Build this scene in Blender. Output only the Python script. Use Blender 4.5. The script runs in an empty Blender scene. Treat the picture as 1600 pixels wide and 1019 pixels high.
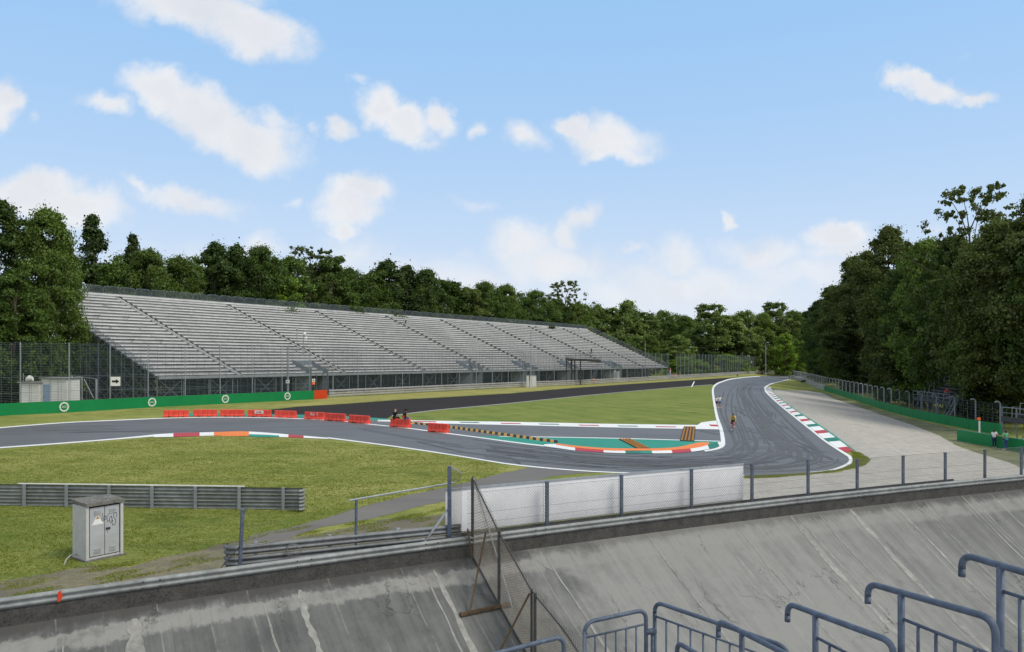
import bpy, bmesh, math, random
import numpy as np
from mathutils import Vector, Matrix
random.seed(7); RNG = np.random.default_rng(11)
sc = bpy.context.scene
COL = sc.collection
R = math.radians

# ------------------------------------------------------------------ camera
F, CX, HY, H = 1200.0, 800.0, 563.0, 6.6        # focal length in photo pixels, horizon row, eye height
cam = bpy.data.cameras.new('camera'); cam.sensor_width = 36; cam.lens = 27
cam.shift_y = (HY-509.5)/1600; cam.clip_end = 6000; cam.clip_start = .1
co = bpy.data.objects.new('camera', cam); COL.objects.link(co)
co.location = (0, 0, H); co.rotation_euler = (R(90), 0, 0); sc.camera = co

# ------------------------------------------------------------------ light
SUN_EL, SUN_ROT = R(52), R(112)                   # sun to the right, slightly behind the viewer
sdir = Vector((math.sin(SUN_ROT)*math.cos(SUN_EL), math.cos(SUN_ROT)*math.cos(SUN_EL), math.sin(SUN_EL)))
sl = bpy.data.lights.new('sun', 'SUN'); sl.energy = 2.5; sl.angle = R(26); sl.color = (1, .93, .80)
so = bpy.data.objects.new('sun', sl); COL.objects.link(so)
so.rotation_euler = (-sdir).to_track_quat('-Z', 'Y').to_euler(); so.location = (60, -20, 80)
sc.view_settings.view_transform = 'Standard'; sc.view_settings.look = 'None'
sc.view_settings.exposure = 0.0; sc.view_settings.gamma = 1
try: sc.cycles.max_bounces = 6; sc.cycles.transparent_max_bounces = 8
except Exception: pass

# ------------------------------------------------------------------ world: Nishita sky, bright haze low down, cumulus
W = bpy.data.worlds.new('World'); sc.world = W; W.use_nodes = True
class NT:
    def __init__(s, tree): s.t = tree; s.l = tree.links
    def n(s, typ, **kw):
        nd = s.t.nodes.new(typ)
        for k, v in kw.items():
            if k.startswith('i_'):
                key = k[2:]; key = int(key) if key.isdigit() else key.replace('_', ' ')
                s.set(nd, key, v)
            else: setattr(nd, k, v)
        return nd
    def set(s, nd, key, v):
        sock = nd.inputs[key]
        if isinstance(v, bpy.types.NodeSocket): s.l.new(v, sock)
        elif isinstance(v, bpy.types.Node): s.l.new(v.outputs[0], sock)
        else:
            if sock.type == 'RGBA' and len(v) == 3: v = (*v, 1)
            sock.default_value = v
    def math(s, op, a, b=0., c=None, clamp=False):
        nd = s.n('ShaderNodeMath', operation=op, use_clamp=clamp); s.set(nd, 0, a); s.set(nd, 1, b)
        if c is not None: s.set(nd, 2, c)
        return nd.outputs[0]
    def mr(s, v, a, b, c=0., d=1., smooth=True):
        nd = s.n('ShaderNodeMapRange'); nd.interpolation_type = 'SMOOTHSTEP' if smooth else 'LINEAR'
        for i, x in enumerate((v, a, b, c, d)): s.set(nd, i, x)
        return nd.outputs[0]
    def mix(s, f, a, b, mode='MIX'):
        nd = s.n('ShaderNodeMixRGB', blend_type=mode); s.set(nd, 0, f); s.set(nd, 1, a); s.set(nd, 2, b)
        return nd.outputs[0]
    def noise(s, vec, scale, detail=4, rough=.55, out=0):
        nd = s.n('ShaderNodeTexNoise'); nd.inputs['Scale'].default_value = scale
        nd.inputs['Detail'].default_value = detail; nd.inputs['Roughness'].default_value = rough
        if vec is not None: s.l.new(vec, nd.inputs['Vector'])
        return nd.outputs[out]
    def xyz(s, x, y, z=0.):
        nd = s.n('ShaderNodeCombineXYZ')
        for i, v in enumerate((x, y, z)): s.set(nd, i, v)
        return nd.outputs[0]
    def vmul(s, v, k):
        nd = s.n('ShaderNodeVectorMath', operation='MULTIPLY'); s.set(nd, 0, v); s.set(nd, 1, k); return nd.outputs[0]

def build_world():
    t = NT(W.node_tree); W.node_tree.nodes.clear()
    sky = t.n('ShaderNodeTexSky', sky_type='NISHITA'); sky.sun_disc = False
    sky.sun_elevation = SUN_EL; sky.sun_rotation = SUN_ROT; sky.air_density = 1.1; sky.dust_density = .6; sky.ozone_density = 1.2
    skyc = t.mix(1., sky.outputs[0], (.112, .112, .112), 'MULTIPLY')
    tc = t.n('ShaderNodeTexCoord'); sep = t.n('ShaderNodeSeparateXYZ'); t.l.new(tc.outputs['Generated'], sep.inputs[0])
    x, y, z = sep.outputs
    # pale summer haze: white at the horizon, thinning upward
    up = t.math('MAXIMUM', z, 0.)
    hz = t.math('POWER', t.math('SUBTRACT', 1., up, clamp=True), 4.6)
    top = t.mix(.84, skyc, (.305, .60, .99))
    base = t.mix(t.math('MULTIPLY', hz, .98), top, (.86, .88, .925))
    # cumulus: lobes at sky directions (slope right of +Y, slope up), ragged by fractal noise
    ys = t.math('MAXIMUM', y, .08)
    a = t.math('DIVIDE', x, ys); b = t.math('DIVIDE', z, ys)
    P = t.xyz(a, b)
    wn = t.noise(P, 14, 5, .6, out=1)
    w2 = t.noise(P, 4.5, 2, .5, out=1)
    def offs(c, k):
        nd = t.n('ShaderNodeVectorMath', operation='MULTIPLY_ADD'); t.set(nd, 0, c); t.set(nd, 1, (k, k, 0)); t.set(nd, 2, (-k/2, -k/2, 0)); return nd.outputs[0]
    def add(u, v):
        nd = t.n('ShaderNodeVectorMath', operation='ADD'); t.set(nd, 0, u); t.set(nd, 1, v); return nd.outputs[0]
    Q = add(add(P, offs(wn, .07)), offs(w2, .05))
    lobes = [  # px, py, half width, half height, tilt deg, strength
        (300, 8, 95, 34, -8, 1), (390, 40, 95, 40, -20, 1), (430, 55, 50, 22, 0, .9), (300, -20, 120, 30, 0, 1),
        (10, 160, 34, 36, 0, .9), (0, 190, 22, 18, 0, .7), (68, 190, 14, 12, 0, .35),
        (172, 168, 48, 17, -14, .7), (255, 150, 58, 30, -30, 1), (320, 185, 75, 38, -30, 1), (390, 222, 80, 32, -20, 1), (425, 195, 28, 20, -20, .6),
        (520, 206, 30, 17, 0, .8), (470, 206, 12, 9, 0, .4), (560, 130, 24, 10, 0, .4), (590, 170, 42, 30, 0, .95), (630, 190, 45, 30, -15, .95), (680, 182, 32, 22, -35, .9), (670, 215, 36, 14, -20, .4),
        (748, 208, 18, 16, 0, .55), (820, 215, 42, 24, -20, .65), (900, 195, 30, 20, 0, 1), (945, 212, 75, 32, -8, .8), (960, 235, 50, 16, 0, .8),
        (1450, 132, 66, 18, -14, .85), (1415, 125, 32, 16, 0, .75), (1515, 150, 34, 11, 0, .75), (1495, 90, 22, 10, -20, .18),
        (60, 298, 66, 27, 0, 1), (100, 315, 92, 30, -12, 1), (30, 310, 60, 30, 0, 1),
        (215, 292, 34, 11, -15, .6), (290, 312, 95, 19, -5, .7), (465, 313, 16, 11, 0, .45),
        (560, 300, 56, 22, 10, 1), (545, 325, 52, 26, 0, .95), (545, 355, 26, 14, 0, .9), (560, 400, 70, 42, 0, .5), (415, 378, 48, 22, -10, .6),
        (740, 316, 45, 12, 0, .4), (910, 335, 42, 16, 32, .7), (885, 365, 26, 24, 0, .7), (815, 380, 64, 34, 0, .75), (860, 410, 115, 34, 0, .7),
        (1130, 350, 11, 12, 0, .75), (990, 382, 30, 9, 0, .5), (1060, 405, 52, 28, 0, .65), (1190, 395, 75, 26, 0, .6), (1310, 360, 56, 18, 6, 1), (1320, 385, 80, 24, 0, .6),
        (1455, 357, 28, 8, 0, .3), (700, 440, 200, 42, 0, .5), (1050, 450, 260, 42, 0, .55), (1250, 430, 150, 40, 0, .5), (1000, 430, 110, 36, 0, .45), (300, 400, 200, 36, 0, .25)]
    dens = None
    for px, py, w, h, tilt, k in lobes:
        m = t.n('ShaderNodeMapping', vector_type='TEXTURE')
        m.inputs['Location'].default_value = ((px-CX)/F, (HY-py)/F, 0)
        m.inputs['Rotation'].default_value = (0, 0, R(tilt)); m.inputs['Scale'].default_value = (w*1.42/F, h*1.55/F, 1)
        t.l.new(Q, m.inputs['Vector'])
        ln = t.n('ShaderNodeVectorMath', operation='LENGTH'); t.l.new(m.outputs[0], ln.inputs[0])
        v = t.mr(ln.outputs['Value'], 1.0, .18, 0., k, False)
        dens = v if dens is None else t.math('MAXIMUM', dens, v)
    fine = t.noise(P, 26, 6, .6)
    d = t.math('ADD', dens, t.math('MULTIPLY', t.math('SUBTRACT', fine, .5), .5))
    d = t.mr(d, .07, .80)
    d = t.math('MULTIPLY', d, t.math('GREATER_THAN', dens, .001))
    d = t.math('MULTIPLY', d, t.math('GREATER_THAN', y, .1))
    # lit billows against softer grey hollows
    shade = t.math('MULTIPLY', t.mr(t.noise(Q, 9, 4, .5), .25, .62), t.mr(dens, 1.0, .45, .45, 1.))
    cloudc = t.mix(shade, (.79, .79, .815), (.95, .93, .91))
    # cloud added out of view, overhead and behind the viewer, to whiten the ambient light
    gen = t.mr(t.noise(tc.outputs['Generated'], 2.6, 6, .6), .36, .56)
    gen = t.math('MULTIPLY', gen, t.math('MAXIMUM', t.mr(z, .50, .62), t.mr(y, .15, -.1)))
    colr = t.mix(t.math('MULTIPLY', gen, .92), base, (.90, .885, .865))
    colr = t.mix(t.math('MULTIPLY', d, t.mr(b, .02, .30, .70, .86)), colr, cloudc)
    bg = t.n('ShaderNodeBackground'); t.l.new(colr, bg.inputs[0]); bg.inputs[1].default_value = 1.0
    out = t.n('ShaderNodeOutputWorld'); t.l.new(bg.outputs[0], out.inputs[0])
build_world()

# ------------------------------------------------------------------ helpers
def hgt(x, y):
    """height of the ground: level, falling away 1.4 m beyond the kerb on the right"""
    g = x-.28*(y-55)-23.6
    return -1.4*min(max((g-3)/11, 0), 1) if y > 0 else 0.
def G(px, py, z=0.):
    """the ground point seen at a photo pixel (z: height above the ground)"""
    h = 0.
    for _ in range(30):
        d = (H-h-z)*F/(py-HY); x = (px-CX)/F*d
        h = .5*h+.5*hgt(x, d)
    return Vector((x, d, h+z))
def at(px, d, py=None, z=None):
    return Vector(((px-CX)/F*d, d, H-(py-HY)/F*d if py is not None else (z if z is not None else hgt((px-CX)/F*d, d))))
def topz(py, d): return H-(py-HY)/F*d

def tag(o, label=None, cat=None, group=None, kind=None):
    if label: o['label'] = label
    if cat: o['category'] = cat
    if group: o['group'] = group
    if kind: o['kind'] = kind
    return o
def empty(name, loc=(0, 0, 0), rz=0., label=None, cat=None, group=None):
    o = bpy.data.objects.new(name, None); COL.objects.link(o); o.location = loc; o.rotation_euler = (0, 0, rz); o.empty_display_size = .3
    return tag(o, label, cat, group)
def copy_tree(o, parent=None):
    c = o.copy(); COL.objects.link(c)
    if parent is not None: c.parent = parent
    for ch in list(o.children): copy_tree(ch, c)
    return c

class MB:
    def __init__(s): s.v = []; s.f = []; s.m = []; s.cur = 0
    def face(s, pts):
        b = len(s.v); s.v += [tuple(p) for p in pts]; s.f.append(tuple(range(b, b+len(pts)))); s.m.append(s.cur)
    def raw(s, vs, fs):
        b = len(s.v); s.v += [tuple(p) for p in vs]
        for f in fs: s.f.append(tuple(i+b for i in f)); s.m.append(s.cur)
    def box(s, c, size, rz=0., mat=None):
        x, y, z = (k/2 for k in size); c = Vector(c)
        M = Matrix.Rotation(rz, 3, 'Z') if mat is None else mat
        vs = [c+M@Vector((i*x, j*y, k*z)) for k in (-1, 1) for j in (-1, 1) for i in (-1, 1)]
        s.raw(vs, [(0, 2, 3, 1), (4, 5, 7, 6), (0, 1, 5, 4), (2, 6, 7, 3), (0, 4, 6, 2), (1, 3, 7, 5)])
    def bar(s, a, b, w, h, up=(0, 0, 1)):
        a, b = Vector(a), Vector(b); t = (b-a)
        if t.length < 1e-6: return
        t.normalize(); u = Vector(up); sd = t.cross(u)
        if sd.length < 1e-4: sd = t.cross(Vector((0, 1, 0)))
        sd.normalize(); u = sd.cross(t); sd *= w/2; u *= h/2
        vs = [p+i*sd+j*u for p in (a, b) for i, j in ((-1, -1), (1, -1), (1, 1), (-1, 1))]
        s.raw(vs, [(0, 1, 2, 3), (7, 6, 5, 4), (0, 4, 5, 1), (1, 5, 6, 2), (2, 6, 7, 3), (3, 7, 4, 0)])
    def tube(s, pts, r, n=8, cap=True):
        pts = [Vector(p) for p in pts]; rs = r if isinstance(r, (list, tuple)) else [r]*len(pts)
        rings = []; prev = None
        for i, p in enumerate(pts):
            t = (pts[min(i+1, len(pts)-1)]-pts[max(i-1, 0)]).normalized()
            if prev is None:
                u = t.orthogonal().normalized()
            else:
                u = (prev-t*prev.dot(t));  u = u.normalized() if u.length > 1e-5 else t.orthogonal().normalized()
            prev = u; w = t.cross(u)
            rings.append([p+rs[i]*(math.cos(2*math.pi*k/n)*u+math.sin(2*math.pi*k/n)*w) for k in range(n)])
        vs = [q for ring in rings for q in ring]; fs = []
        for i in range(len(pts)-1):
            for k in range(n): fs.append((i*n+k, i*n+(k+1) % n, (i+1)*n+(k+1) % n, (i+1)*n+k))
        if cap: fs += [tuple(range(n))[::-1], tuple((len(pts)-1)*n+k for k in range(n))]
        s.raw(vs, fs)
    def sweep(s, pts, prof, closed=False, offset=0.):
        """sweep profile [(side offset, z)] along a ground polyline; side is to the right of travel"""
        pts = [Vector(p) for p in pts]; rows = []
        for i, p in enumerate(pts):
            t = pts[min(i+1, len(pts)-1)]-pts[max(i-1, 0)]; t.z = 0; t.normalize(); sd = Vector((t.y, -t.x, 0))
            rows.append([p+sd*(o+offset)+Vector((0, 0, z)) for o, z in prof])
        n = len(prof); vs = [q for r_ in rows for q in r_]; fs = []
        for i in range(len(pts)-1):
            for k in range(n if closed else n-1):
                k2 = (k+1) % n; fs.append((i*n+k, (i+1)*n+k, (i+1)*n+k2, i*n+k2))
        if closed: fs += [tuple(range(n)), tuple((len(pts)-1)*n+k for k in range(n))[::-1]]
        s.raw(vs, fs)
    def prism(s, pts, nrm):
        """extrude a flat polygon by the vector nrm"""
        pts = [Vector(p) for p in pts]; n = len(pts); nrm = Vector(nrm)
        s.raw(pts+[p+nrm for p in pts], [tuple(range(n))[::-1], tuple(range(n, 2*n))]+[(k, (k+1) % n, n+(k+1) % n, n+k) for k in range(n)])
    def disc(s, c, r, nrm, th, n=20):
        nrm = Vector(nrm).normalized(); u = nrm.orthogonal().normalized(); w = nrm.cross(u); c = Vector(c)
        s.prism([c+r*(math.cos(2*math.pi*k/n)*u+math.sin(2*math.pi*k/n)*w) for k in range(n)], nrm*th)
    def build(s, name, mat, parent=None, smooth=False, local=False, bevel=0.):
        me = bpy.data.meshes.new(name); me.from_pydata(s.v, [], s.f); me.update()
        mats = mat if isinstance(mat, (list, tuple)) else [mat]
        for m in mats: me.materials.append(m)
        if len(mats) > 1: me.polygons.foreach_set('material_index', s.m)
        bm = bmesh.new(); bm.from_mesh(me); bmesh.ops.recalc_face_normals(bm, faces=bm.faces)
        bm.to_mesh(me); bm.free()
        if smooth: me.polygons.foreach_set('use_smooth', [True]*len(me.polygons))
        o = bpy.data.objects.new(name, me); COL.objects.link(o)
        if bevel:
            b = o.modifiers.new('bevel', 'BEVEL'); b.width = bevel; b.segments = 2; b.limit_method = 'ANGLE'
        if parent is not None:
            o.parent = parent
            if not local:
                L = parent.location; rz = parent.rotation_euler.z
                o.location = Matrix.Rotation(-rz, 3, 'Z')@(-Vector(L)); o.rotation_euler = (0, 0, -rz)
        return o

def smooth_line(pts, k=6):
    """Catmull-Rom through 2-D or 3-D points"""
    P = [Vector(p) if len(p) == 3 else Vector((p[0], p[1], 0)) for p in pts]; out = []
    for i in range(len(P)-1):
        p0, p1, p2, p3 = P[max(i-1, 0)], P[i], P[i+1], P[min(i+2, len(P)-1)]
        for j in range(k):
            t = j/k
            out.append(.5*((2*p1)+(p2-p0)*t+(2*p0-5*p1+4*p2-p3)*t*t+(3*p1-p0-3*p2+p3)*t**3))
    out.append(P[-1]); return out
def ragged(pts, step=.5, amp=.15, closed=True):
    out = []; P = pts+[pts[0]] if closed else pts
    for a, b in zip(P[:-1], P[1:]):
        n = max(1, int((b-a).length/step)); t = (b-a).normalized() if (b-a).length > 1e-6 else Vector((1, 0, 0)); nn = Vector((-t.y, t.x, 0))
        for j in range(n):
            p = a.lerp(b, j/n)
            k = amp*(math.sin(p.x*1.7+p.y*2.3)*.5+math.sin(p.x*5.1-p.y*3.7)*.4+random.uniform(-.6, .6))
            out.append(p+nn*k)
    return out
def sheet(name, wpts, lift, mat, label=None, parent=None, kind='structure', name_only=False):
    """flat ground sheet through world points, following hgt(), lifted by lift"""
    bm = bmesh.new(); vs = [bm.verts.new((p.x, p.y, 0)) for p in wpts]
    f = bm.faces.new(vs); bmesh.ops.triangulate(bm, faces=[f], ngon_method='BEAUTY')
    n = Vector((1, -.28, 0))
    for g in (3, 14):
        bmesh.ops.bisect_plane(bm, geom=bm.verts[:]+bm.edges[:]+bm.faces[:], plane_co=(23.6+g, 55, 0), plane_no=n, dist=1e-4)
    xs = [p.x for p in wpts]; ys = [p.y for p in wpts]
    for ax, lo, hi in ((0, max(min(xs), -150), min(max(xs), 250)), (1, max(min(ys), 0), min(max(ys), 480))):
        st = 12. if name != 'ground' else 24.; k = lo+st
        while k < hi:
            bmesh.ops.bisect_plane(bm, geom=bm.verts[:]+bm.edges[:]+bm.faces[:], plane_co=(k, 0, 0) if ax == 0 else (0, k, 0), plane_no=(1, 0, 0) if ax == 0 else (0, 1, 0), dist=1e-4); k += st
    for v in bm.verts: v.co.z = hgt(v.co.x, v.co.y)+lift
    for f in bm.faces:
        f.normal_update()
        if f.normal.z < 0: f.normal_flip()
    me = bpy.data.meshes.new(name); bm.to_mesh(me); bm.free(); me.materials.append(mat)
    o = bpy.data.objects.new(name, me); COL.objects.link(o)
    if parent is not None: o.parent = parent
    else: tag(o, kind=kind)
    return o
def px_sheet(name, pix, lift, mat, k=1, rag=None, **kw):
    if k > 1: pix = [(p.x, p.y) for p in smooth_line(pix, k)]
    w = [G(*p[:2]) for p in pix]
    if rag: w = ragged(w, *rag)
    return sheet(name, w, lift, mat, **kw)
def strip_sheet(name, L, Rr, lift, mat, k=5, parent=None):
    """strip between two pixel polylines"""
    a = [G(p.x, p.y) for p in smooth_line(L, k)]; b = [G(p.x, p.y) for p in smooth_line(Rr, k)]
    mb = MB(); up = Vector((0, 0, lift))
    for i in range(min(len(a), len(b))-1): mb.face([a[i]+up, b[i]+up, b[i+1]+up, a[i+1]+up])
    return tag(mb.build(name, mat), kind='structure')
def resample(P, n):
    ds = [0.]
    for a, b in zip(P[:-1], P[1:]): ds.append(ds[-1]+(b-a).length)
    out = []; j = 0
    for i in range(n):
        t = ds[-1]*i/(n-1)
        while j < len(ds)-2 and ds[j+1] < t: j += 1
        out.append(P[j].lerp(P[j+1], (t-ds[j])/max(ds[j+1]-ds[j], 1e-9)))
    return out
def along(P, step, start=0.):
    """points every step metres on polyline P, with tangents"""
    out = []; acc = 0.; nxt = start
    for a, b in zip(P[:-1], P[1:]):
        L = (b-a).length
        while nxt <= acc+L+1e-6:
            out.append((a.lerp(b, (nxt-acc)/L), (b-a).normalized())); nxt += step
        acc += L
    return out

# ------------------------------------------------------------------ materials
def mat(name, col, rough=.8, metal=0., var=.25, scale=6., bump=0., bscale=40., spec=.3, coord='Object'):
    m = bpy.data.materials.new(name); m.use_nodes = True; t = NT(m.node_tree); p = m.node_tree.nodes['Principled BSDF']
    p.inputs['Roughness'].default_value = rough; p.inputs['Metallic'].default_value = metal; p.inputs['Specular IOR Level'].default_value = spec
    tc = t.n('ShaderNodeTexCoord').outputs[coord]
    n1 = t.noise(tc, scale, 5, .6); n2 = t.noise(tc, scale*.17, 3, .5)
    f = t.math('ADD', t.math('MULTIPLY', n1, .6), t.math('MULTIPLY', n2, .4))
    f = t.mr(f, .3, .7, 1-var, 1+var, False)
    c = t.mix(1., (*col, 1), t.xyz(f, f, f), 'MULTIPLY'); t.l.new(c, p.inputs['Base Color'])
    if bump:
        b = t.n('ShaderNodeBump'); b.inputs['Strength'].default_value = bump; b.inputs['Distance'].default_value = .02
        t.l.new(t.noise(tc, bscale, 4, .6), b.inputs['Height']); t.l.new(b.outputs[0], p.inputs['Normal'])
    return m
def grass_mat(name, g, yel, dark, patch=.35, mow=0.):
    m = bpy.data.materials.new(name); m.use_nodes = True; t = NT(m.node_tree); p = m.node_tree.nodes['Principled BSDF']
    p.inputs['Roughness'].default_value = .95; p.inputs['Specular IOR Level'].default_value = .1
    tc = t.n('ShaderNodeTexCoord').outputs['Object']
    big = t.mr(t.noise(tc, .10, 5, .6), .4, .6); mid = t.mr(t.noise(tc, .75, 6, .7), .38, .64); fine = t.noise(tc, 6, 6, .8)
    st = t.mr(t.noise(t.vmul(tc, (.35, 1.6, 1)), 1.1, 4, .65), .4, .65)
    f = t.math('ADD', t.math('MULTIPLY', big, .4), t.math('ADD', t.math('MULTIPLY', mid, .35), t.math('MULTIPLY', st, .3)))
    c = t.mix(f, g, yel)
    pt = t.mr(t.noise(t.vmul(tc, (.8, 1.3, 1)), .32, 6, .72), .5, .66, 0, .75); c = t.mix(pt, c, dark)
    dk = t.mr(fine, .42, .62, 0, patch+.25); c = t.mix(dk, c, dark)
    spk = t.mr(t.noise(tc, 30, 3, .8), .55, .8, 0, .5); c = t.mix(spk, c, tuple(min(1, k*1.5) for k in yel))
    if mow:
        sx = t.n('ShaderNodeSeparateXYZ'); t.l.new(tc, sx.inputs[0])
        w = t.math('SINE', t.math('MULTIPLY', t.math('ADD', sx.outputs[0], t.math('MULTIPLY', sx.outputs[1], .35)), 1.6))
        c = t.mix(t.mr(w, -1, 1, 0, mow), c, dark)
    t.l.new(c, p.inputs['Base Color'])
    b = t.n('ShaderNodeBump'); b.inputs['Strength'].default_value = .8; b.inputs['Distance'].default_value = .06
    t.l.new(fine, b.inputs['Height']); t.l.new(b.outputs[0], p.inputs['Normal'])
    return m
def asphalt_mat(name, col, streak=.25, ang=0., rough=.6, spec=.5):
    m = bpy.data.materials.new(name); m.use_nodes = True; t = NT(m.node_tree); p = m.node_tree.nodes['Principled BSDF']
    p.inputs['Roughness'].default_value = rough; p.inputs['Specular IOR Level'].default_value = spec
    tc = t.n('ShaderNodeTexCoord').outputs['Object']
    mp = t.n('ShaderNodeMapping'); mp.inputs['Rotation'].default_value = (0, 0, ang); mp.inputs['Scale'].default_value = (.05, .55, 1); t.l.new(tc, mp.inputs['Vector'])
    s = t.noise(mp.outputs[0], 1.6, 5, .6); b = t.noise(tc, .12, 4, .6); fi = t.noise(tc, 45, 3, .7)
    f = t.math('ADD', t.math('MULTIPLY', s, .5), t.math('ADD', t.math('MULTIPLY', b, .35), t.math('MULTIPLY', fi, .15)))
    f = t.mr(f, .3, .7, 1-streak, 1+streak, False)
    t.l.new(t.mix(1., (*col, 1), t.xyz(f, f, f), 'MULTIPLY'), p.inputs['Base Color'])
    bp = t.n('ShaderNodeBump'); bp.inputs['Strength'].default_value = .25; bp.inputs['Distance'].default_value = .01
    t.l.new(fi, bp.inputs['Height']); t.l.new(bp.outputs[0], p.inputs['Normal'])
    return m
def leaf_mat(name, c1, c2, trans=.36, soft=.62):
    m = bpy.data.materials.new(name); m.use_nodes = True; t = NT(m.node_tree); m.node_tree.nodes.clear()
    geo = t.n('ShaderNodeNewGeometry'); oi = t.n('ShaderNodeObjectInfo')
    c = t.mix(geo.outputs['Random Per Island'], c1, c2)
    f = t.mr(oi.outputs['Random'], 0, 1, .72, 1.3, False); c = t.mix(1., c, t.xyz(f, f, t.math('MULTIPLY', f, .9)), 'MULTIPLY')
    at_ = t.n('ShaderNodeAttribute', attribute_name='cn'); vt = t.n('ShaderNodeVectorTransform', vector_type='NORMAL', convert_from='OBJECT', convert_to='WORLD'); t.l.new(at_.outputs['Vector'], vt.inputs[0])
    mxn = t.n('ShaderNodeMix', data_type='VECTOR'); mxn.inputs[0].default_value = soft; t.l.new(geo.outputs['Normal'], mxn.inputs[4]); t.l.new(vt.outputs[0], mxn.inputs[5])
    nn_ = t.n('ShaderNodeVectorMath', operation='NORMALIZE'); t.l.new(mxn.outputs[1], nn_.inputs[0])
    d = t.n('ShaderNodeBsdfDiffuse'); t.l.new(c, d.inputs[0])
    if soft: t.l.new(nn_.outputs[0], d.inputs['Normal'])
    tr = t.n('ShaderNodeBsdfTranslucent')
    t.l.new(t.mix(1., c, (1.25, 1.25, .55), 'MULTIPLY'), tr.inputs[0])
    gl = t.n('ShaderNodeBsdfGlossy'); gl.inputs['Roughness'].default_value = .45; gl.inputs[0].default_value = (.5, .55, .5, 1)
    mx = t.n('ShaderNodeMixShader'); mx.inputs[0].default_value = trans; t.l.new(d.outputs[0], mx.inputs[1]); t.l.new(tr.outputs[0], mx.inputs[2])
    m2 = t.n('ShaderNodeMixShader'); m2.inputs[0].default_value = .04; t.l.new(mx.outputs[0], m2.inputs[1]); t.l.new(gl.outputs[0], m2.inputs[2])
    o = t.n('ShaderNodeOutputMaterial'); t.l.new(m2.outputs[0], o.inputs[0]); return m

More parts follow.
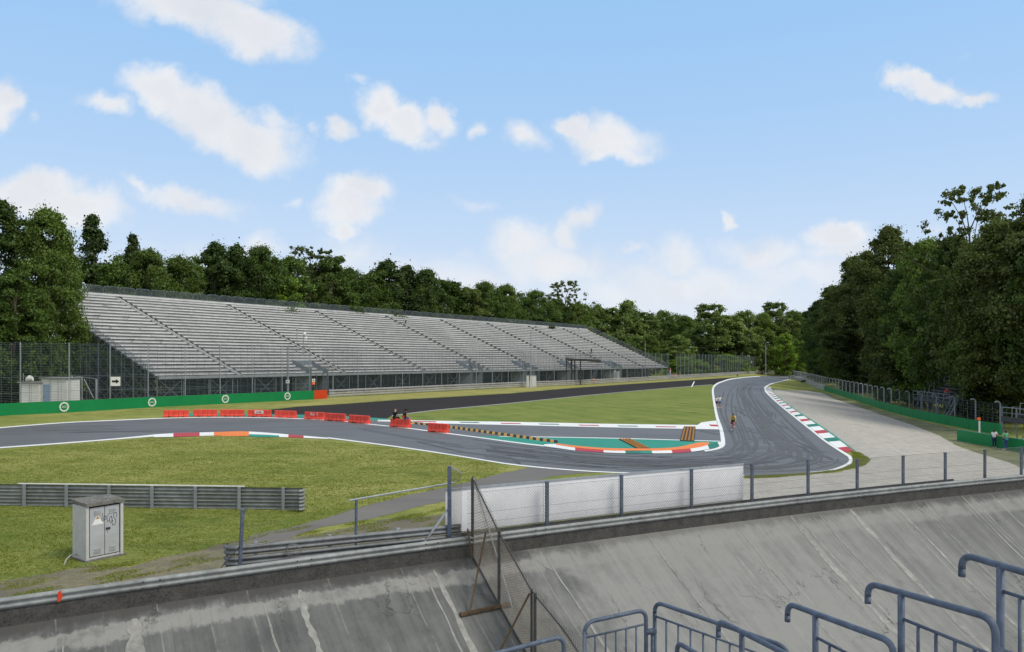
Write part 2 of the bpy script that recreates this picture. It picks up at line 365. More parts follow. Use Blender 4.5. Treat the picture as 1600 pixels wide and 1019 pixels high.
M = dict(
    grass=grass_mat('grass', (.18, .21, .042), (.37, .34, .115), (.09, .125, .026), .36),
    neargrass=grass_mat('near_grass', (.115, .165, .03), (.27, .265, .075), (.058, .098, .018), .45),
    infield=grass_mat('infield_grass', (.15, .20, .042), (.275, .28, .078), (.085, .13, .027), .42, .22),
    dry=grass_mat('dry_grass', (.26, .25, .075), (.40, .345, .12), (.15, .16, .045)),
    track=asphalt_mat('track_asphalt', (.106, .106, .108), .35, R(8)),
    newtar=asphalt_mat('new_asphalt', (.031, .027, .026), .22, R(40), .95, .1),
    path=asphalt_mat('path_asphalt', (.13, .112, .09), .3, R(35)),
    gravel=mat('gravel', (.365, .34, .298), .95, var=.34, scale=7, bump=1., bscale=16),
    dirt=grass_mat('dirt', (.15, .135, .105), (.24, .215, .13), (.10, .092, .07), .35),
    weeds=grass_mat('weedy_gravel', (.13, .14, .05), (.28, .27, .2), (.07, .09, .03)),
    white=mat('white_paint', (.72, .72, .70), .6, var=.12, scale=2.5),
    red=mat('red_paint', (.42, .035, .045), .6, var=.15, scale=3),
    teal=mat('teal_paint', (.016, .235, .165), .65, var=.14, scale=1.2),
    dkgreen=mat('green_paint', (.012, .16, .11), .65, var=.2, scale=3),
    orange=mat('orange_paint', (.75, .19, .03), .6, var=.14, scale=2),
    black=mat('black_rubber', (.02, .02, .02), .7, var=.3),
    yellow=mat('worn_yellow', (.40, .23, .045), .7, var=.3, scale=12),
    rumble=mat('orange_rubber', (.42, .19, .035), .7, var=.3, scale=12),
    tyremark=mat('tyre_rubber_marks', (.070, .071, .074), .75, var=.25, scale=2),
    wallgreen=mat('green_wall_paint', (.004, .20, .058), .55, var=.13, scale=.9),
    wallred=mat('red_wall_paint', (.55, .05, .012), .55, var=.1),
    barrier=mat('red_plastic', (.74, .068, .04), .5, var=.25, scale=2.2, spec=.4),
    galv=mat('galvanised_steel', (.30, .325, .35), .5, .35, var=.25, scale=5),
    rail=mat('weathered_guardrail', (.215, .23, .228), .6, .2, var=.4, scale=3.2),
    raildark=mat('grimy_guardrail', (.15, .16, .165), .6, .3, var=.5, scale=3),
    bluesteel=mat('blue_grey_steel', (.085, .108, .15), .55, .2, var=.5, scale=11, bump=.25, bscale=60),
    rust=mat('rusty_steel', (.10, .066, .038), .85, .1, var=.5, scale=9),
    dkpost=mat('dark_grimy_post', (.07, .072, .07), .75, .2, var=.35, scale=9),
    wire=mat('wire', (.20, .205, .20), .6, .4, var=.2),
    rustwire=mat('old_wire', (.13, .115, .09), .75, .3, var=.3),
    fencepost=mat('fence_post_steel', (.33, .36, .385), .55, .3, var=.15),
    netwire=mat('debris_net_wire', (.13, .16, .19), .6, .3, var=.1),
    seat=mat('seat_aluminium', (.60, .60, .59), .55, .15, var=.25, scale=.6),
    tread=mat('tread_board', (.30, .30, .295), .8, .05, var=.3, scale=.8),
    step=mat('step_board', (.46, .45, .43), .8, var=.2, scale=2),
    scaff=mat('scaffold_steel', (.20, .23, .255), .55, .4, var=.2),
    netpanel=mat('dark_blue_netting', (.085, .11, .13), .8, var=.3, scale=2),
    concrete=mat('concrete', (.34, .335, .32), .9, var=.25, scale=3.5, bump=.4, bscale=24),
    rough=mat('mossy_concrete', (.15, .145, .13), .95, var=.55, scale=11, bump=1., bscale=35),
    parapet=mat('dark_aggregate', (.06, .058, .054), .95, var=.6, scale=16, bump=1., bscale=30),
    hutwhite=mat('white_cladding', (.62, .62, .60), .6, var=.12, scale=1.5),
    hutblue=mat('blue_grey_door', (.22, .30, .42), .6, var=.1),
    tarp=mat('white_board', (.68, .69, .71), .6, var=.1, scale=1.4),
    cabconc=mat('pale_old_concrete', (.48, .48, .47), .9, var=.16, scale=4, bump=.4, bscale=24), door=mat('grey_cabinet_door', (.40, .415, .43), .5, .05, var=.14, scale=3),
    frame=mat('dark_seam', (.04, .04, .04), .8, var=.2),
    skin=mat('skin', (.48, .27, .19), .6, var=.06), hair=mat('dark_hair', (.02, .016, .012), .7, var=.2),
    blkcloth=mat('black_cloth', (.012, .012, .015), .9, var=.2), whtcloth=mat('white_cloth', (.72, .72, .72), .9, var=.06),
    navycloth=mat('navy_cloth', (.018, .028, .07), .9, var=.2), bluecloth=mat('blue_cloth', (.06, .14, .36), .9, var=.2),
    jeans=mat('blue_jeans', (.05, .10, .22), .9, var=.25), greencloth=mat('green_cloth', (.11, .40, .20), .9, var=.1),
    yelcloth=mat('yellow_cloth', (.62, .56, .05), .8, var=.1), redcloth=mat('red_cloth', (.55, .04, .03), .9, var=.1),
    marker=mat('orange_marker', (.85, .14, .015), .6, var=.08), lampgrey=mat('lamp_grey', (.4, .42, .43), .5, .3, var=.1),
    bark=mat('bark', (.085, .07, .052), .95, var=.45, scale=9, bump=1., bscale=14),
    leafa=leaf_mat('leaf_deep_green', (.045, .088, .017), (.10, .155, .032)),
    leafb=leaf_mat('leaf_mid_green', (.07, .125, .022), (.14, .20, .04)),
    leafc=leaf_mat('leaf_dark_green', (.026, .05, .014), (.058, .09, .023), .28),
    leafd=leaf_mat('leaf_fresh_green', (.12, .22, .022), (.20, .30, .04), .4),
    leaff=leaf_mat('leaf_hazed_green', (.10, .16, .042), (.185, .245, .075)), leafe=leaf_mat('leaf_olive', (.054, .082, .02), (.118, .148, .04)),  # leaff is lightened: haze over the far trees put into the colour
    )

# ------------------------------------------------------------------ rim of the old banked track
def rim(s):
    """point on the rim s metres along it (left to right), heading angle"""
    n = 60; x, y = -13.1, 19.7; th0 = R(32.3)
    for i in range(n):
        u = (i+.5)/n*s; th = th0-R(.2)*u; x += math.cos(th)*s/n; y += math.sin(th)*s/n
    return Vector((x, y, 0)), th0-R(.2)*s
def rim_px(px):
    """s where the rim crosses a photo column"""
    lo, hi = -10., 80.
    for _ in range(40):
        m = (lo+hi)/2; p, _t = rim(m)
        if CX+F*p.x/p.y < px: lo = m
        else: hi = m
    return lo
def bank(s, v, lift=0.):
    """point on the banking: s along the rim, v metres (horizontal) down from it"""
    p, th = rim(s); n = Vector((math.sin(th), -math.cos(th), 0))
    tan = math.tan(R(31+9*min(max((s-10)/32, 0), 1)))
    q = p+n*v; q.z = -.23-tan*(v-v*v/58)+lift; return q
RIM = [rim(s)[0] for s in np.arange(-40, 121, 2.)]

# ------------------------------------------------------------------ ground and track
gp = [p.copy() for p in RIM]
gp = [Vector((-700, gp[0].y-120, 0))]+gp+[Vector((900, gp[-1].y+60, 0)), Vector((1800, 2500, 0)), Vector((-1800, 2500, 0)), Vector((-1500, 0, 0))]
sheet('ground', gp, -.003, M['grass'])
mow = [(600, 652), (612, 649.5), (630, 646.5), (675, 641.5), (750, 634.5), (800, 629.7), (925, 617), (1019, 608.5), (1081, 603), (1112, 601), (1113, 606), (1114, 620), (1117, 640), (1120, 656), (1096, 660), (1094, 664), (940, 662), (800, 659.5), (700, 658), (640, 657)]
px_sheet('infield_grass', mow, .006, M['infield'])
px_sheet('dry_verge', [(505, 622.5), (800, 606), (928, 600.5), (1058, 592.5), (1137, 587.3), (1178, 584.8), (1251, 581.2), (1330, 580), (1330, 581.8), (1300, 582.4), (1205, 586.2), (1144, 589.3), (1081, 593.2), (987, 599.2), (894, 605.6), (800, 613.6), (725, 618), (625, 623.5), (540, 630), (497, 633.3), (450, 636), (400, 639), (497, 627)], .008, M['dry'], rag=(2., .35))
TOP = [(-80, 676), (0, 668.8), (100, 661), (200, 656.3), (300, 652.6), (400, 650.5), (470, 649.5), (550, 652), (600, 655), (640, 660), (700, 662), (800, 664), (900, 667), (1019, 669.5), (1122, 671), (1119, 655), (1117, 640), (1114.5, 620), (1114, 606), (1120, 600), (1128, 597), (1144, 592), (1175, 589), (1205, 587), (1260, 584), (1330, 582)]
RGT = [(1330, 587.5), (1250, 591.2), (1232, 592.6), (1217, 596.8), (1203, 600), (1195.5, 605), (1195.5, 610), (1201, 617), (1220, 633.5), (1240, 651), (1266, 672), (1290, 691.5), (1316, 708), (1328, 717), (1325, 724.5), (1312, 730.8), (1296, 735), (1240, 740.5), (1190, 743), (1163, 743.5), (1060, 741.5), (1000, 740), (930, 737.3), (860, 732.3), (800, 726.3), (760, 720.3), (700, 710.5), (640, 701.5), (575, 692.8), (512, 685), (425, 678), (381, 675), (341, 675.8), (313, 676.6), (240, 680), (180, 686.3), (100, 692.8), (0, 700), (-80, 706)]
trk = sheet('track', [G(*p) for p in TOP+RGT], .010, M['track'])
px_sheet('escape_road', [(395, 642.6), (415, 641), (465, 635.7), (540, 631.2), (625, 624.7), (725, 619.2), (800, 614.7), (894, 606.6), (987, 600.1), (1081, 594.1), (1144, 590.1), (1162, 589.6), (1148, 591.6), (1130, 596), (1119, 600.2), (1112, 601.5), (1081, 603.5), (1019, 609), (925, 617.5), (800, 630.2), (750, 635), (675, 642), (630, 647), (612, 650), (603, 655), (550, 652.5), (470, 650.5), (395, 651)], .014, M['newtar'])
# thin pale edge of the escape road and its slanting start line
strip_sheet('road_edge_line', [(612, 649.2), (675, 641.3), (750, 634.3), (800, 629.5), (925, 616.9), (1019, 608.4), (1112, 600.9)], [(613, 650.2), (676, 642.1), (751, 635), (801, 630.1), (926, 617.4), (1019, 608.9), (1112, 601.4)], .018, M['concrete'])
px_sheet('road_line', [(1079.5, 605), (1084, 596.2), (1085.6, 596.2), (1081.8, 605)], .018, M['white'])
# painted edge lines
LINES = [
 ([(-80, 675.2), (0, 668), (100, 660.2), (200, 655.6), (254, 653.4), (330, 651.8), (440, 653), (530, 657.5), (575, 662.3), (607, 665.6), (637, 668.7), (700, 677), (747, 683), (800, 690.3), (850, 696.3)],
  [(-80, 676.6), (0, 669.4), (100, 661.4), (200, 656.8), (254, 654.4), (330, 652.8), (440, 654), (530, 658.6), (575, 663.4), (607, 666.8), (637, 670), (700, 678.4), (747, 684.4), (800, 691.9), (850, 698)]),
 ([(1100, 704), (1118, 700.5), (1126, 695.5), (1126.3, 688), (1124, 671), (1119, 655), (1116, 640), (1113, 620), (1112.6, 608), (1117.5, 600.3), (1128, 595.6), (1144, 591.4), (1175, 588.4), (1188, 588)],
  [(1102, 706), (1122, 702.5), (1132, 697), (1132.8, 688), (1129.5, 671), (1123.6, 655), (1119.8, 640), (1116.3, 620), (1115.5, 608), (1120.5, 601.3), (1130, 596.9), (1146, 592.5), (1176, 589.3), (1188, 588.7)]),
 ([(1235, 592.2), (1217, 596.4), (1203, 599.8), (1194.2, 605.5), (1194.8, 610), (1197, 614), (1213, 629.5), (1237.5, 649.7), (1265.5, 672), (1290, 691.5), (1316, 708.4), (1326, 716), (1324, 723.5), (1311, 730), (1294, 734.8), (1262, 738.2)],
  [(1236, 592.6), (1218, 597), (1205.5, 600.6), (1197.8, 605.6), (1198.4, 610), (1200.5, 614), (1216.3, 629.4), (1240.6, 649.4), (1268.8, 671.5), (1293.4, 690.8), (1320.5, 707.4), (1331.5, 715.5), (1329.5, 725.2), (1314, 732), (1296, 736.2), (1263, 738.9)]),
 ([(512, 683.6), (575, 691.6), (640, 700.3), (700, 709.4), (760, 719.2), (800, 725.3), (860, 731.4), (930, 736.6), (1000, 739.5), (1060, 741), (1163, 743)], [(512, 685.4), (575, 693.2), (640, 702), (700, 711), (760, 720.8), (800, 727), (860, 733), (930, 738), (1000, 740.8), (1060, 742.2), (1163, 744)]),
 ([(-80, 705), (0, 699), (100, 691.8), (180, 685.4), (240, 679.4)], [(-80, 707), (0, 700.8), (100, 693.6), (180, 687.2), (240, 682.5)])]
for L, Rr in LINES: strip_sheet('track_line', L, Rr, .020, M['white'])

# gravel trap, its weedy edge, and the verges
GRAV = [(1205, 604.5), (1207, 609.5), (1240, 610.3), (1262, 610.6), (1281, 613.5), (1300, 619.5), (1373, 643), (1425, 660), (1470, 677), (1498, 693), (1545, 708), (1600, 728), (1680, 760), (1000, 754), (1100, 751), (1164, 748.5), (1220, 746), (1250, 743.5), (1300, 739), (1330, 734.5), (1352, 727), (1362, 718), (1348, 711), (1336, 705)]
gw = [G(*p) for p in GRAV]
i0 = GRAV.index((1680, 760)); redge = [rim(s)[0]+Vector((0, .12, 0)) for s in np.linspace(rim_px(1690), rim_px(1000), 16)]
gw2 = gw[:2]+ragged(gw[2:i0+1], .7, .22, False)+[gw[i0]]+redge+ragged(gw[i0+1:], .4, .16, False)+[gw[-1]]+[G(p.x-2.6, p.y+.4) for p in smooth_line([(1206.8, 608), (1208, 610.5), (1209.8, 614), (1225, 627.2), (1246.5, 642.5), (1269.5, 657), (1300, 677.3), (1336.5, 704.6)], 5)][::-1]
sheet('gravel_trap', gw2, .006, M['gravel'])
px_sheet('weedy_verge', [(1281, 612), (1300, 617), (1373, 640.5), (1425, 655), (1500, 672), (1620, 690), (1690, 722), (1690, 768), (1612, 739), (1575, 722), (1530, 709), (1496, 697), (1468, 681), (1425, 664), (1373, 647), (1300, 622)], .010, M['weeds'], rag=(1.2, .08))
px_sheet('near_grass', [(-120, 800), (-60, 794), (0, 792), (200, 793), (468, 799), (485, 800), (569, 792), (475, 820), (388, 839), (369, 845), (313, 860), (266, 869), (200, 885), (135, 885), (72, 896), (0, 910), (-120, 930)], -.0005, M['neargrass'])
px_sheet('path', [(380, 846), (388, 838), (475, 819), (569, 791), (644, 772), (700, 761), (760, 746), (812, 733.6), (830, 730), (940, 738.2), (900, 740.5), (860, 745), (836, 752), (780, 765), (700, 782), (640, 795), (613, 803), (560, 814), (500, 824), (456, 840), (420, 850)], .006, M['path'], rag=(.22, .07))
dw_ = [G(*p) for p in [(-120, 930), (0, 910), (72, 896), (135, 885), (200, 886), (266, 869), (313, 860), (369, 845), (400, 838), (456, 841), (540, 826), (600, 812), (680, 806), (730, 802)]]
sheet('dirt_strip', ragged(dw_, .22, .10, False)+[dw_[-1]]+[rim(s)[0]+Vector((-.05, .1, 0)) for s in np.linspace(rim_px(735), rim_px(-140), 18)], .004, M['dirt'])

# ------------------------------------------------------------------ kerbs and painted areas
def blocks(name, L, Rr, seq, lift, n, parent=None, thick=0., k=6, world=False):
    """painted strip between two pixel lines cut into coloured blocks: seq = [(fraction end, material)]"""
    if world: a = resample([G(p.x, p.y) for p in smooth_line(L, k)], n); b = resample([G(p.x, p.y) for p in smooth_line(Rr, k)], n)
    else: a = [G(p.x, p.y) for p in resample(smooth_line(L, k), n)]; b = [G(p.x, p.y) for p in resample(smooth_line(Rr, k), n)]
    mats = []; mb = MB()
    for i in range(n-1):
        u = (i+.5)/(n-1); m = next((mm for e, mm in seq if u <= e), seq[-1][1])
        if m not in mats: mats.append(m)
        mb.cur = mats.index(m)
        up = Vector((0, 0, lift)); mb.face([a[i]+up, b[i]+up, b[i+1]+up, a[i+1]+up])
        if thick:
            lo = Vector((0, 0, 0.002)); mb.face([a[i]+up, a[i+1]+up, a[i+1]+lo, a[i]+lo]); mb.face([b[i]+up, b[i+1]+up, b[i+1]+lo, b[i]+lo])
            for e in (0, n-1):
                if i in (e, e-1): mb.face([a[e]+up, b[e]+up, b[e]+lo, a[e]+lo])
    o = mb.build(name, [M[m] for m in mats], parent)
    if parent is None: tag(o, kind='structure')
    return o
# exit kerb along the gravel trap
KI = [(1198.2, 606), (1198.8, 610), (1200.8, 614), (1216.6, 629.4), (1240.9, 649.4), (1269, 671.5), (1293.7, 690.8), (1320, 707)]
KM = [(1204.3, 605.1), (1207, 610.9), (1208.8, 614.2), (1223.4, 627.3), (1245.2, 643.3), (1267.4, 657.8), (1297.4, 678.2), (1333.6, 705.2)]
KO = [(1205.4, 604.8), (1208, 610.5), (1209.8, 614), (1225, 627.2), (1246.5, 642.5), (1269.5, 657), (1300, 677.3), (1336.5, 704.6)]
seq = []; nb = 19
for i in range(nb):
    seq += [((i+.62)/nb, 'white'), ((i+1)/nb, 'red' if i % 2 == 0 else 'dkgreen')]
seq.append((1.01, 'white'))
blocks('kerb', KI, KM, seq, .030, 190, world=True)
strip_sheet('kerb_border', KM, KO, .026, M['teal'])
# inner kerb by the left grass
LI = [(240, 679.4), (274, 677.4), (313, 676.3), (341, 675.4), (381, 674.6), (425, 677.2), (470, 681), (512, 684.6)]
LO = [(240, 683.8), (285, 682.8), (333, 681.2), (352, 682), (381, 682), (420, 682.8), (470, 684.6), (512, 686.4)]
def frac(seq_px, x0, x1): return [((x-x0)/(x1-x0), m) for x, m in seq_px]
blocks('kerb', LI, LO, frac([(270, 'white'), (312, 'red'), (334, 'white'), (389, 'orange'), (425, 'white'), (450, 'white'), (474, 'red'), (513, 'white')], 240, 512), .030, 160)
strip_sheet('kerb_border', [(389, 679), (405, 679.6), (420, 680.2), (436, 681.2)], [(388, 682.6), (405, 683.4), (420, 683.6), (436, 683.4)], .034, M['teal'])
# white kerb below the infield with long dashes
px_sheet('kerb', [(590, 656.4), (640, 656.9), (700, 658), (800, 659.5), (940, 662.4), (1090, 664.4), (1096, 660.3), (1119, 657.3), (1124, 671.4), (1070, 670.4), (1019, 669.5), (900, 667), (800, 664.6), (700, 662.4), (640, 660.8), (590, 659)], .022, M['white'])
for x0, x1, y, c in ((645, 680, 658.9, 'red'), (717, 747, 660.2, 'dkgreen'), (781, 812, 661.9, 'red'), (841, 872, 663, 'dkgreen'), (903, 934, 664.8, 'red'), (964, 995, 666, 'dkgreen'), (1023, 1055, 667.1, 'red'), (1107.5, 1120.5, 665, 'red')):
    hh = .7 if x0 < 1100 else 1.4
    px_sheet('kerb_dash', [(x0, y-hh), (x1, y-hh+.5), (x1+3, y+hh+.5), (x0+3, y+hh)], .027, M[c])
# teal run-off triangle, thin line over it
px_sheet('painted_runoff', [(745, 681.6), (800, 682.6), (831, 683), (966, 685.4), (1125.5, 690), (1126, 694), (1104, 700), (1050, 705), (987, 705.5), (903, 702.5), (862, 697.6), (800, 690.8)], .015, M['teal'])
strip_sheet('track_line', [(780, 682), (831, 682.5), (966, 684.9), (1125, 689.4)], [(780, 682.6), (831, 683.4), (966, 685.9), (1125, 690.4)], .024, M['white'])
px_sheet('painted_runoff', [(290, 646.5), (450, 647.6), (550, 650.6), (600, 654.2), (640, 656.6), (640, 657.6), (590, 657.2), (530, 655.4), (440, 651.6), (290, 650.6)], .018, M['teal'])
OT = [(850, 695), (870, 694.6), (905, 699.3), (943, 702.2), (969, 703.4), (1032, 703.2), (1071, 701), (1090, 698.5), (1110, 694.5), (1127, 690.6)]
OB = [(850, 697.8), (870, 700.6), (903, 705), (943, 707.6), (987, 709), (1050, 708.7), (1085, 706), (1103, 703.2), (1120, 699.4), (1129, 694)]
blocks('kerb', OT, OB, frac([(899, 'white'), (943, 'red'), (977, 'white'), (1000, 'dkgreen'), (1018, 'teal'), (1048, 'white'), (1078, 'red'), (1094, 'white'), (1106, 'white'), (1122, 'dkgreen'), (1130, 'white')], 850, 1128), .034, 190)
blocks('kerb', [(868, 693.6), (905, 698.3), (940, 701), (969, 701.9), (1032, 701.6), (1063, 699), (1080, 695.2), (1094, 692.2), (1107, 692.4)],
       [(869, 695.6), (905, 701), (940, 703.9), (969, 705), (1032, 704.8), (1071, 702.6), (1092, 699.6), (1103, 696.8), (1108.5, 694.2)], [(1.1, 'orange')], .06, 80, thick=1)

# tyre marks rubbed into the asphalt
mk = MB(); rm = random.Random(5); NM = [0]
def inside(x, y, poly):
    c = False
    for i in range(len(poly)):
        (x0, y0), (x1, y1) = poly[i], poly[i-1]
        if (y0 > y) != (y1 > y) and x < (x1-x0)*(y-y0)/(y1-y0)+x0: c = not c
    return c
TRKP = TOP+RGT
def mark(pts, w):
    S_ = smooth_line(pts, 7); P = [G(p.x, p.y) for p in S_]
    for a, b, q in zip(P[:-1], P[1:], S_):
        if not inside(q.x+1, q.y+.6, TRKP) or not inside(q.x-1, q.y-.6, TRKP) or not inside(q.x+4, q.y, TRKP): continue
        t = (b-a); t.z = 0
        if t.length < 1e-5: continue
        t.normalize(); n = Vector((-t.y, t.x, 0))*w/2; NM[0] += 1; up = Vector((0, 0, .0162+.000002*NM[0]))
        mk.face([a-n+up, a+n+up, b+n+up, b-n+up])
for pts in ([(1150, 640), (1162, 648), (1185, 655), (1207, 660), (1225, 668)], [(1135, 632), (1150, 636), (1166, 641)], [(1160, 620), (1168, 632), (1186, 646), (1200, 658)],
            [(1182, 643), (1196, 641), (1203, 648), (1190, 652), (1180, 646)], [(1206, 653), (1204, 646), (1192, 640)], [(1140, 668), (1180, 676), (1230, 690), (1262, 706)], [(1146, 690), (1190, 684), (1240, 688), (1280, 706)],
            [(1130, 704), (1200, 700), (1262, 706), (1302, 718)], [(1060, 716), (1130, 712), (1210, 708), (1290, 722)], [(880, 719), (930, 725), (965, 728)], [(835, 722), (905, 727), (940, 729)], [(860, 706), (888, 716), (912, 722)],
            [(1150, 606), (1152, 614), (1158, 622)], [(1086, 671), (1112, 677), (1124, 679)], [(1100, 672), (1120, 673)], [(650, 690), (720, 706), (790, 715), (810, 720)], [(755, 714), (800, 718), (812, 723)], [(560, 670), (640, 684), (720, 697)]):
    for k in range(2):
        dx, dy = rm.uniform(-3, 3), rm.uniform(-1.5, 1.5)
        mark([(x+dx+k*4, y+dy+k*2.2) for x, y in pts], rm.uniform(.10, .2))
for i in range(14):
    x, y = rm.uniform(1130, 1290), rm.uniform(640, 725)
    if x > 1216+(y-630)*1.18: continue
    a = rm.uniform(-.3, .9); l = rm.uniform(14, 46); c = rm.uniform(-6, 6)
    mark([(x, y), (x+l*.5, y+l*.22*a+c*.3), (x+l, y+l*.42*a)], rm.uniform(.05, .13))
for i in range(26):
    x, y = rm.uniform(560, 1130), 0; y = 690+(x-560)*.045+rm.uniform(-8, 16)
    mark([(x, y), (x+40, y+rm.uniform(2, 6)), (x+90, y+rm.uniform(4, 12))], rm.uniform(.05, .12))
for i in range(26):
    x = rm.uniform(-20, 480); y = 668+rm.uniform(-8, 9)
    mark([(x, y+(240-x)*.02), (x+60, y+(180-x)*.02), (x+130, y+(110-x)*.02)], rm.uniform(.05, .14))
mk.build('tyre_marks', M['tyremark'], trk, local=True)
mk = MB()
IN_ = smooth_line([(1168, 592), (1136, 606), (1124, 640), (1134, 672), (1138, 694), (1110, 709), (1040, 714), (940, 711), (850, 702), (740, 687)], 9)
OUT_ = smooth_line([(1200, 600), (1190, 612), (1228, 648), (1268, 682), (1300, 706), (1306, 724), (1240, 736), (1080, 738), (920, 731), (760, 716)], 9)
for i in range(80):
    w = min(1, max(0, rm.gauss(.5, .26))); n0 = rm.randrange(0, len(IN_)-16); ln = rm.randrange(12, 40); dw = rm.uniform(-.18, .18)
    ids = list(range(n0, min(len(IN_), n0+ln), 4)); P_ = [IN_[k].lerp(OUT_[k], min(1, max(0, w+dw*(k-n0)/ln))) for k in ids]
    if len(P_) > 2: mark([(p.x, p.y) for p in P_], rm.uniform(.10, .30))
M['tyrefaint'] = mat('faint_tyre_rubber', (.091, .091, .093), .7, var=.25, scale=2)
mk.build('tyre_marks', M['tyrefaint'], trk, local=True)

# ------------------------------------------------------------------ the banked concrete, its parapet
def bank_mat():
    m = bpy.data.materials.new('banking_concrete'); m.use_nodes = True; t = NT(m.node_tree); p = m.node_tree.nodes['Principled BSDF']
    p.inputs['Roughness'].default_value = .92; p.inputs['Specular IOR Level'].default_value = .2
    uv = t.n('ShaderNodeUVMap').outputs[0]; sx = t.n('ShaderNodeSeparateXYZ'); t.l.new(uv, sx.inputs[0]); u, v = sx.outputs[0], sx.outputs[1]
    st = t.noise(t.vmul(uv, (1.0, .10, 1)), 2.2, 6, .65); st2 = t.noise(t.vmul(uv, (3.2, .22, 1)), 2.2, 5, .7)
    bl = t.noise(uv, .35, 5, .6); fi = t.noise(uv, 9, 6, .75); mid = t.noise(uv, 1.6, 5, .65)
    f = t.math('ADD', t.math('MULTIPLY', st, .36), t.math('ADD', t.math('MULTIPLY', bl, .3), t.math('ADD', t.math('MULTIPLY', mid, .2), t.math('MULTIPLY', st2, .14))))
    dark, lit = (.078, .081, .079), (.225, .224, .21)
    side = t.mr(t.math('ADD', u, t.math('MULTIPLY', t.math('SUBTRACT', bl, .5), 10.)), 15, 18.5)     # the fence divides older, darker slabs from paler ones
    back = t.mr(u, 25, 41)
    pale = t.math('SUBTRACT', side, t.math('MULTIPLY', back, .62))
    k = t.mr(t.math('ADD', f, t.math('MULTIPLY', pale, .24)), .42, .76, 0, 1, False)
    c = t.mix(k, dark, lit)
    # pale band a step below the rim, dark wet margin right under it
    rag = t.math('ADD', v, t.math('MULTIPLY', t.math('SUBTRACT', mid, .5), .5))
    rag = t.math('ADD', rag, t.math('MULTIPLY', t.math('SUBTRACT', t.noise(t.vmul(uv, (1, .5, 1)), 5., 5, .7), .5), .5))
    rag = t.math('ADD', rag, t.math('MULTIPLY', t.math('SUBTRACT', bl, .5), .5))
    band = t.math('MULTIPLY', t.mr(rag, .32, .46), t.mr(rag, 1.02, .84))
    band = t.math('MULTIPLY', band, t.mr(t.noise(uv, 1.1, 5, .7), .3, .55, .25, 1))
    bw = t.math('SUBTRACT', .85, t.math('MULTIPLY', pale, .45))
    c = t.mix(t.math('MULTIPLY', band, bw), c, (.255, .25, .232))
    wet = t.math('MULTIPLY', t.mr(rag, .36, .08), t.math('SUBTRACT', 1., t.math('MULTIPLY', pale, .55))); c = t.mix(t.math('MULTIPLY', wet, .85), c, (.06, .058, .054))
    # drips, pits and dark algae streaks
    dr = t.mr(t.noise(t.vmul(uv, (2.2, .05, 1)), 1.7, 3, .5), .63, .72); c = t.mix(t.math('MULTIPLY', dr, t.mr(mid, .35, .6, .1, .6)), c, (.30, .295, .27))
    al = t.mr(t.noise(t.vmul(uv, (2.6, .16, 1)), 3.1, 6, .75), .55, .72); c = t.mix(t.math('MULTIPLY', al, .45), c, (.055, .058, .057))
    pit = t.mr(fi, .58, .72); c = t.mix(t.math('MULTIPLY', pit, .32), c, (.05, .052, .05))
    sp = t.mr(fi, .40, .28); c = t.mix(t.math('MULTIPLY', sp, .22), c, (.32, .32, .30))
    # hairline cracks and a fine grid of slab joints
    vo = t.n('ShaderNodeTexVoronoi', feature='DISTANCE_TO_EDGE'); vo.inputs['Scale'].default_value = .42
    wv = t.n('ShaderNodeVectorMath', operation='MULTIPLY_ADD'); t.set(wv, 0, t.noise(uv, 1.6, 5, .65, out=1)); t.set(wv, 1, (1.3, 1.3, 0)); t.set(wv, 2, uv); t.l.new(wv.outputs[0], vo.inputs['Vector'])
    ck = t.math('MULTIPLY', t.mr(vo.outputs[0], .012, .002), t.mr(t.noise(uv, .5, 3, .5), .48, .6)); c = t.mix(t.math('MULTIPLY', ck, .6), c, (.035, .036, .035))
    ju = t.math('ABSOLUTE', t.math('SUBTRACT', t.math('FRACT', t.math('DIVIDE', t.math('ADD', u, t.math('MULTIPLY', t.noise(uv, .8, 3, .5), .06)), 2.45)), .5))
    jl = t.math('MULTIPLY', t.mr(ju, .012, .004), t.mr(mid, .35, .6)); c = t.mix(t.math('MULTIPLY', jl, .5), c, (.26, .255, .235))
    agg = t.mr(t.noise(uv, 38, 3, .8), .5, .75); c = t.mix(t.math('MULTIPLY', agg, .35), c, (.05, .05, .048)); agl = t.mr(t.noise(uv, 31, 3, .8), .58, .78); c = t.mix(t.math('MULTIPLY', agl, .35), c, (.33, .33, .31))
    t.l.new(c, p.inputs['Base Color'])
    b = t.n('ShaderNodeBump'); b.inputs['Strength'].default_value = .5; b.inputs['Distance'].default_value = .02
    t.l.new(t.math('ADD', fi, t.math('MULTIPLY', st2, .6)), b.inputs['Height']); t.l.new(b.outputs[0], p.inputs['Normal'])
    return m
ss = np.arange(-40, 121, 1.); vv = list(np.arange(-.1, 22.1, .8))
vs = [bank(s, max(v, 0)) for s in ss for v in vv]; nv = len(vv)
fs = [(i*nv+j, i*nv+j+1, (i+1)*nv+j+1, (i+1)*nv+j) for i in range(len(ss)-1) for j in range(nv-1)]
me = bpy.data.meshes.new('banked_track'); me.from_pydata([tuple(p) for p in vs], [], fs); me.update()
uvl = me.uv_layers.new(name='UVMap'); co_ = np.array([(float(s), float(v)) for s in ss for v in vv]); li = np.zeros(len(me.loops), dtype=np.int32); me.loops.foreach_get('vertex_index', li)
uvl.data.foreach_set('uv', co_[li].astype(np.float32).ravel()); me.materials.append(bank_mat()); me.polygons.foreach_set('use_smooth', [True]*len(me.polygons))
bnk = bpy.data.objects.new('banked_track', me); COL.objects.link(bnk); tag(bnk, kind='structure')
M['jointseal'] = mat('joint_seal', (.235, .23, .212), .95, var=.45, scale=4)
